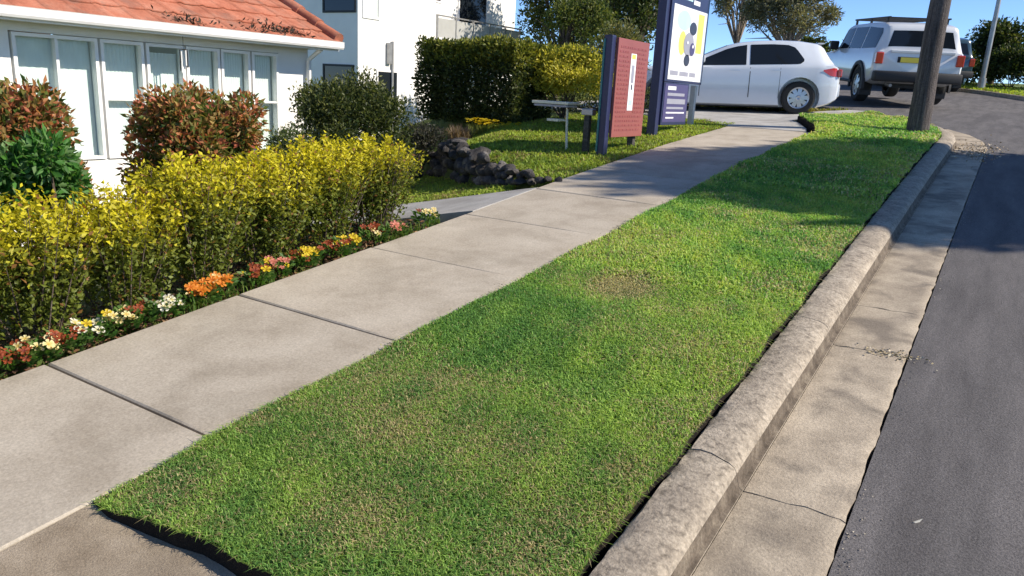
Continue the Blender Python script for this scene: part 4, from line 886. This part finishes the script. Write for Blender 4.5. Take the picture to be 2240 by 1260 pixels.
def wheel(parent, x, y, r, w, sd, spokes=5, cap='rim'):
    t = MB().lathe([(r * .64, -w / 2), (r * .9, -w / 2), (r * .985, -w * .38), (r, -w * .2), (r, w * .2), (r * .985, w * .38), (r * .9, w / 2), (r * .64, w / 2), (r * .64, -w / 2)], 'Y', (x, y, r), 28).build('wheel', MT['tyre'], parent, 40)
    yo = y + sd * w * .42; m = MB(); m.lathe([(.001, sd * .0), (r * .12, sd * .012), (r * .2, -sd * .0)], 'Y', (x, yo, r), 20); m.lathe([(r * .56, 0), (r * .66, sd * .012), (r * .66, -sd * .05), (r * .55, -sd * .05), (r * .56, 0)], 'Y', (x, yo, r), 28)
    for k in range(spokes):
        a = 2 * math.pi * k / spokes + .3; ca, sa = math.cos(a), math.sin(a); hw = r * .11
        pr = []
        for (rr, hh, yy) in ((r * .12, hw * .9, .006), (r * .58, hw * 1.25, -.004)):
            for q in (-1, 1):
                for dd in (0, -.03): pr.append((x + rr * ca - q * hh * sa, yo + sd * (yy + dd), r + rr * sa + q * hh * ca))
        m.add(pr, [(0, 2, 6, 4), (1, 5, 7, 3), (0, 4, 5, 1), (2, 3, 7, 6), (0, 1, 3, 2), (4, 6, 7, 5)])
    fix_normals(m.build('rim', MT[cap], t, 40)); MB().lathe([(.001, 0), (r * .57, 0)], 'Y', (x, yo - sd * .05, r), 24).build('brake_disc', MT['rack'], t)
    return t
def place(root, loc, fwd, up=None):
    f_ = Vector(fwd).normalized(); u = Vector(up or (0, 0, 1)); l = u.cross(f_).normalized(); u = f_.cross(l)
    root.matrix_world = Matrix(((f_.x, l.x, u.x, loc[0]), (f_.y, l.y, u.y, loc[1]), (f_.z, l.z, u.z, loc[2]), (0, 0, 0, 1)))

def hatchback():
    t = thing('hatchback', 'white five door hatchback parked across the path', 'car')
    K = dict(top=([-2.10, -2.07, -2.02, -1.98, -1.76, -1.66, -1.3, -.9, -.5, -.2, .0, .25, .85, 1.0, 1.5, 1.9, 2.06, 2.12], [.66, .84, .92, .955, 1.30, 1.35, 1.395, 1.405, 1.39, 1.355, 1.31, 1.215, .945, .92, .86, .76, .66, .52]),
             belt=([-2.1, -1.9, -1.0, .3, 1.0, 2.1], [.915, .925, .905, .86, .83, .76]), bot=([-2.1, -1.95, -1.7, 1.7, 1.95, 2.12], [.30, .20, .135, .135, .18, .32]),
             mid=([-2.1, 0, 2.1], [.62, .58, .55]), w=([-2.10, -2.06, -1.95, -1.75, -1.2, .8, 1.5, 1.85, 2.0, 2.08, 2.12], [.70, .79, .84, .875, .895, .895, .88, .82, .74, .62, .48]),
             wr=([-2.1, -1.8, -1.2, .0, .3, .9], [.56, .57, .61, .61, .62, .68]))
    c = Car(K); xs = sorted(set(list(np.linspace(-2.10, 2.12, 66)) + [-2.09, -2.05, -2.03, 2.10, 2.05]))
    body = c.body(xs, t, MT['carwhite'], [(-1.36, .315), (1.24, .315)], .385)
    for sd in (-1, 1):
        c.side_patch('side_window', np.linspace(-1.40, -.40, 18), ([-1.40, -1.33, -.40], [1.0, .945, .915]), ([-1.40, -1.24, -1.1, -.8, -.40], [1.04, 1.255, 1.305, 1.315, 1.30]), sd, t, MT['darkglass'])
        c.side_patch('side_window', np.linspace(-.33, .58, 16), ([-.33, .58], [.91, .885]), ([-.33, -.15, .05, .58], [1.295, 1.265, 1.21, .975]), sd, t, MT['darkglass'])
        c.side_patch('quarter_window', np.linspace(.61, .72, 4), ([.61, .72], [.885, .88]), ([.61, .72], [.96, .905]), sd, t, MT['darkglass'])
        for (xa, xb) in ((-.42, -.405), (.52, .532), (-.98, -.972)): c.side_patch('door_seam', [xa, xb], ([-2, 2], [.30, .30]), ([-2, 2], [.93, .93]), sd, t, MT['rack'], .0015, 8)
        c.side_patch('door_handle', np.linspace(-.98, -.80, 4), ([-2, 2], [.80, .80]), ([-2, 2], [.825, .825]), sd, t, MT['carwhite'], .03, 2); c.side_patch('door_handle', np.linspace(-.22, -.04, 4), ([-2, 2], [.785, .785]), ([-2, 2], [.81, .81]), sd, t, MT['carwhite'], .03, 2)
        c.side_patch('sill_trim', np.linspace(-.90, .88, 10), ([-2, 2], [.20, .20]), ([-2, 2], [.255, .255]), sd, t, MT['rack'], .004, 2) if False else None
        c.side_patch('tail_lamp', np.linspace(-2.09, -1.76, 10), ([-2.09, -1.9, -1.76], [.72, .735, .82]), ([-2.09, -1.95, -1.76], [.87, .885, .845]), sd, t, MT['lampred'], .008, 4)
        c.side_patch('headlamp', np.linspace(1.62, 2.0, 8), ([1.62, 2.0], [.74, .60]), ([1.62, 2.0], [.80, .72]), sd, t, MT['glass'], .006, 3)
        m = MB().box(.46, .58, sd * .93 - .10, sd * .93 + .10, .93, 1.06, .03).build('mirror', MT['carwhite'], t, 40)
        for wx in (-1.36, 1.24): wheel(t, wx, sd * .775, .315, .20, sd, 9)
    c.top_patch('rear_window', np.linspace(-1.975, -1.75, 8), ([-1.98, -1.75], [.60, .50]), t, MT['darkglass'])
    c.top_patch('windscreen', np.linspace(.04, .82, 12), ([.04, .82], [.54, .66]), t, MT['darkglass'])
    MB().box(-2.125, -2.098, -.58, .58, .66, .86, .008).build('tailgate_panel', MT['carwhite'], t)
    for sd in (-1, 1): MB().box(-2.115, -2.03, sd * .70 - .12, sd * .70 + .12, .72, .865, .02).build('tail_lamp', MT['lampred'], t)
    MB().box(-2.13, -2.122, -.26, .26, .60, .71).build('number_plate', MT['plate'], t)
    MB().box(-2.135, -2.0, -.70, .70, .34, .60, .04).build('rear_bumper', MT['carwhite'], t, 40)
    MB().box(-1.78, -1.66, -.50, .50, 1.335, 1.362, .01).build('spoiler', MT['carwhite'], t)
    MB().tube([(-1.1, .35, 1.40), (-1.22, .35, 1.51)], .006, 5).build('aerial', MT['rack'], t)
    MB().box(-1.6, 1.7, -.55, .55, .11, .2).build('underbody', MT['rack'], t)
    return t
hb = hatchback()
rw_ = Vector((-3.60, 15.75, 1.366)); fw_ = Vector((-6.13, 14.75, 1.303)); fd = (fw_ - rw_).normalized()
rear_track = rw_ + Vector((-fd.y, fd.x, 0)).normalized() * -.775      # centre line sits behind the near wheels
org = rw_ + fd * 1.36 + Vector((-fd.y, fd.x, 0)) * (-.775)
place(hb, tuple(org), tuple(fd))

def wagon(label, paint, rack=True):
    t = thing('four_wheel_drive' if rack else 'dark_wagon', label, 'car')
    K = dict(top=([-2.36, -2.35, -2.25, -2.21, -2.15, -1.9, -1.0, .2, .55, 1.05, 1.2, 2.0, 2.25, 2.32], [1.13, 1.17, 1.60, 1.66, 1.69, 1.735, 1.75, 1.73, 1.67, 1.17, 1.13, 1.07, .98, .85]),
             belt=([-2.36, 2.3], [1.12, 1.02]), bot=([-2.36, -2.2, -1.9, 1.8, 2.3], [.62, .52, .42, .42, .48]), mid=([-2.3, 2.3], [.80, .78]),
             w=([-2.36, -2.32, -2.2, 1.6, 2.1, 2.26, 2.32], [.86, .90, .92, .92, .88, .80, .70]), wr=([-2.36, -2.2, 1.2], [.70, .73, .76]))
    c = Car(K); xs = sorted(set(list(np.linspace(-2.36, 2.32, 60)) + [-2.355, -2.345, -2.335, -2.32, -2.30, -2.285, -2.27, -2.255, -2.24, -2.225, -2.21, -2.19]))
    c.body(xs, t, paint, [(-1.36, .38), (1.42, .38)], .45)
    for sd in (-1, 1):
        c.side_patch('side_window', np.linspace(-2.12, -1.16, 10), ([-2.12, -1.16], [1.19, 1.17]), ([-2.12, -2.02, -1.16], [1.50, 1.60, 1.64]), sd, t, MT['darkglass'])
        c.side_patch('side_window', np.linspace(-1.08, -.18, 8), ([-2, 2], [1.17, 1.16]), ([-2, 2], [1.64, 1.64]), sd, t, MT['darkglass'])
        c.side_patch('side_window', np.linspace(-.10, .85, 10), ([-.1, .85], [1.16, 1.15]), ([-.1, .45, .85], [1.64, 1.60, 1.28]), sd, t, MT['darkglass'])
        m = MB()                                                     # moulded wheel flares
        for wx in (-1.36, 1.42):
            v = []; f = []
            for k in range(17):
                a = math.pi * k / 16 * 1.1 - .16
                for (rr, yy) in ((.44, .90), (.44, .955), (.52, .955), (.54, .90)): v.append((wx + rr * math.cos(a), sd * yy, .38 + rr * math.sin(a)))
            for k in range(16):
                for q in range(4): f.append((k * 4 + q, k * 4 + (q + 1) % 4, k * 4 + 4 + (q + 1) % 4, k * 4 + 4 + q))
            fix_normals(MB().add(v, f).build('wheel_flare', MT['rack'] if rack else paint, t, 40))
            wheel(t, wx, sd * .80, .38, .25, sd, 6)
        MB().box(-1.0, 1.0, sd * .90 - .10, sd * .90 + .06, .40, .46, .02).build('side_step', MT['rack'], t)
        MB().box(.62, .76, sd * 1.0 - .11, sd * 1.0 + .09, 1.12, 1.33, .03).build('mirror', MT['rack'], t, 40)
        MB().box(-2.395, -2.28, sd * .83 - .075, sd * .83 + .08, .86, 1.10, .018).build('tail_lamp', MT['lampred'], t)
        MB().box(-1.72, -1.66, sd * .80 - .13, sd * .80 + .13, .16, .46, .006).build('mud_flap', MT['rack'], t)
    c.top_patch('rear_window', np.linspace(-2.338, -2.262, 8), ([-2.34, -2.26], [.70, .60]), t, MT['darkglass'], .012)
    MB().box(-2.385, -2.350, -.70, .62, 1.10, 1.155, .01).build('tailgate_ledge', paint, t)
    MB().box(-2.39, -2.352, -.05, .45, .90, 1.02, .006).build('plate_recess', MT['rack'], t)
    MB().box(-2.398, -2.391, .0, .40, .905, 1.01).build('number_plate', MT['plate'], t)
    MB().box(-2.50, -2.24, -.90, .90, .50, .72, .04).build('rear_bumper', MT['rack'], t, 40)
    MB().box(-2.56, -2.40, -.05, .05, .44, .52, .01).build('tow_bar', MT['rack'], t)
    MB().tube([(-2.42, .52, .42), (-2.1, .52, .44)], .035, 10).build('exhaust', MT['galv'], t, 50)
    MB().box(-2.0, 1.9, -.45, .45, .36, .5).build('underbody', MT['rack'], t)
    c.top_patch('windscreen', np.linspace(.60, 1.02, 8), ([.6, 1.02], [.66, .74]), t, MT['darkglass'])
    if rack:
        r_ = MB()
        for sd in (-1, 1):
            r_.tube([(-1.95, sd * .62, 1.835), (.55, sd * .62, 1.835)], .018, 8)
            for x in (-1.8, -.7, .4): r_.box(x - .03, x + .03, sd * .62 - .02, sd * .62 + .02, 1.71, 1.83)
        for x in np.linspace(-1.9, .5, 9): r_.box(x - .03, x + .03, -.62, .62, 1.815, 1.84)
        r_.build('roof_rack', MT['rack'], t)
    return t
fd4 = Vector((-math.sin(rad(26)), math.cos(rad(26)), .063)).normalized(); rl = Vector((-3.168, 20.38, P(20.38) - .0)); lat = Vector((-fd4.y, fd4.x, 0)).normalized()
def on_road(x, y): return P(y) + ROADZ
w1 = wagon('silver four wheel drive with roof rack and yellow plate', MT['carsilver'])
o4 = rl - lat * .80 + fd4 * 1.36; place(w1, (o4.x - .06, o4.y, P(o4.y) + ROADZ + .06), tuple(fd4)); w1.scale = (1.04, 1.04, 1.04)
w2 = wagon('dark blue wagon parked behind the silver four wheel drive', MT['carblue'], False)
fd5 = Vector((-math.sin(rad(26)), math.cos(rad(26)), .063)).normalized(); place(w2, (-3.25, 30.8, P(30.8) + ROADZ), tuple(fd5))

# ------------------------------------------------------------------ small litter on road and gutter
def litter(label, x, y, z, L_, c, n=1):
    V_, F_, C_ = leafset(np.array([[x, y, z]]), np.array([[.6, .75, .15]]), L_, L_ * .5, np.array([c]))
    tag(part('fallen_leaf', V_, F_, MT['mulch'], colors=C_), label, 'leaf')
litter('pale fallen leaf lying on the near asphalt', -.04, 2.70, P(2.7) + ROADZ + .006, .045, (.6, .58, .52))
n = 420; y = rng.normal(11.7, .55, n); x = -.32 + rng.normal(0, .14, n); V_, F_, C_ = leafset(np.stack([x, y, Pv(y) - .095], 1), rdir(n) * np.array([1, 1, .12]), .035, .02, pal([(.5, .44, .34), (.36, .28, .18), (.24, .18, .1)], n))
tag(part('gutter_litter', V_, F_, MT['mulch'], colors=C_), 'pale dry leaves gathered in the gutter by the pole', 'leaf litter', kind='stuff')

n = 700; y = 1.5 + rng.random(n) ** 1.5 * 9; x = -.215 + np.abs(rng.normal(0, .03, n)); k = vnoise(x * 0, y, 88, 4) + rng.normal(0, .5, n) > .2; x, y = x[k], y[k]; n = len(x)
V_, F_, C_ = leafset(np.stack([x, y, Pv(y) + ROADZ + .004], 1), rdir(n) * np.array([1, 1, .15]), .009, .006, pal([(.32, .28, .22), (.2, .17, .14), (.42, .38, .3)], n), .5)
tag(part('road_grit', V_, F_, MT['mulch'], colors=C_), 'fine pale grit along the edge of the asphalt', 'grit', kind='stuff')
n = 130; y = rng.normal(4.12, .03, n); x = -.30 + rng.normal(0, .07, n); V_, F_, C_ = leafset(np.stack([x, y, Pv(y) - .098], 1), rdir(n) * np.array([1, 1, .3]), .02, .009, pal([(.55, .5, .38), (.4, .33, .2), (.3, .24, .12)], n))
tag(part('dry_weed_debris', V_, F_, MT['mulch'], colors=C_), 'pale dry debris caught at a gutter joint', 'debris', kind='stuff')
# crumbs of soil and runners along the verge edges, clippings on the path
n = 1600; y = 1.2 + rng.random(n) * 9; x = -2.375 - np.abs(rng.normal(0, .022, n)); k = vnoise(x * 0, y, 91, 5) + rng.normal(0, .5, n) > .1; x, y = x[k], y[k]; n = len(x)
V_, F_, C_ = leafset(np.stack([x, y, Pv(y) + .003], 1), rdir(n) * np.array([1, 1, .15]), .014, .004, pal([(.30, .30, .08), (.40, .34, .17), (.10, .08, .05)], n), .2)
tag(part('grass_clippings', V_, F_, MT['mulch'], colors=C_), 'dry grass clippings along the verge side of the path', 'clippings', kind='stuff')
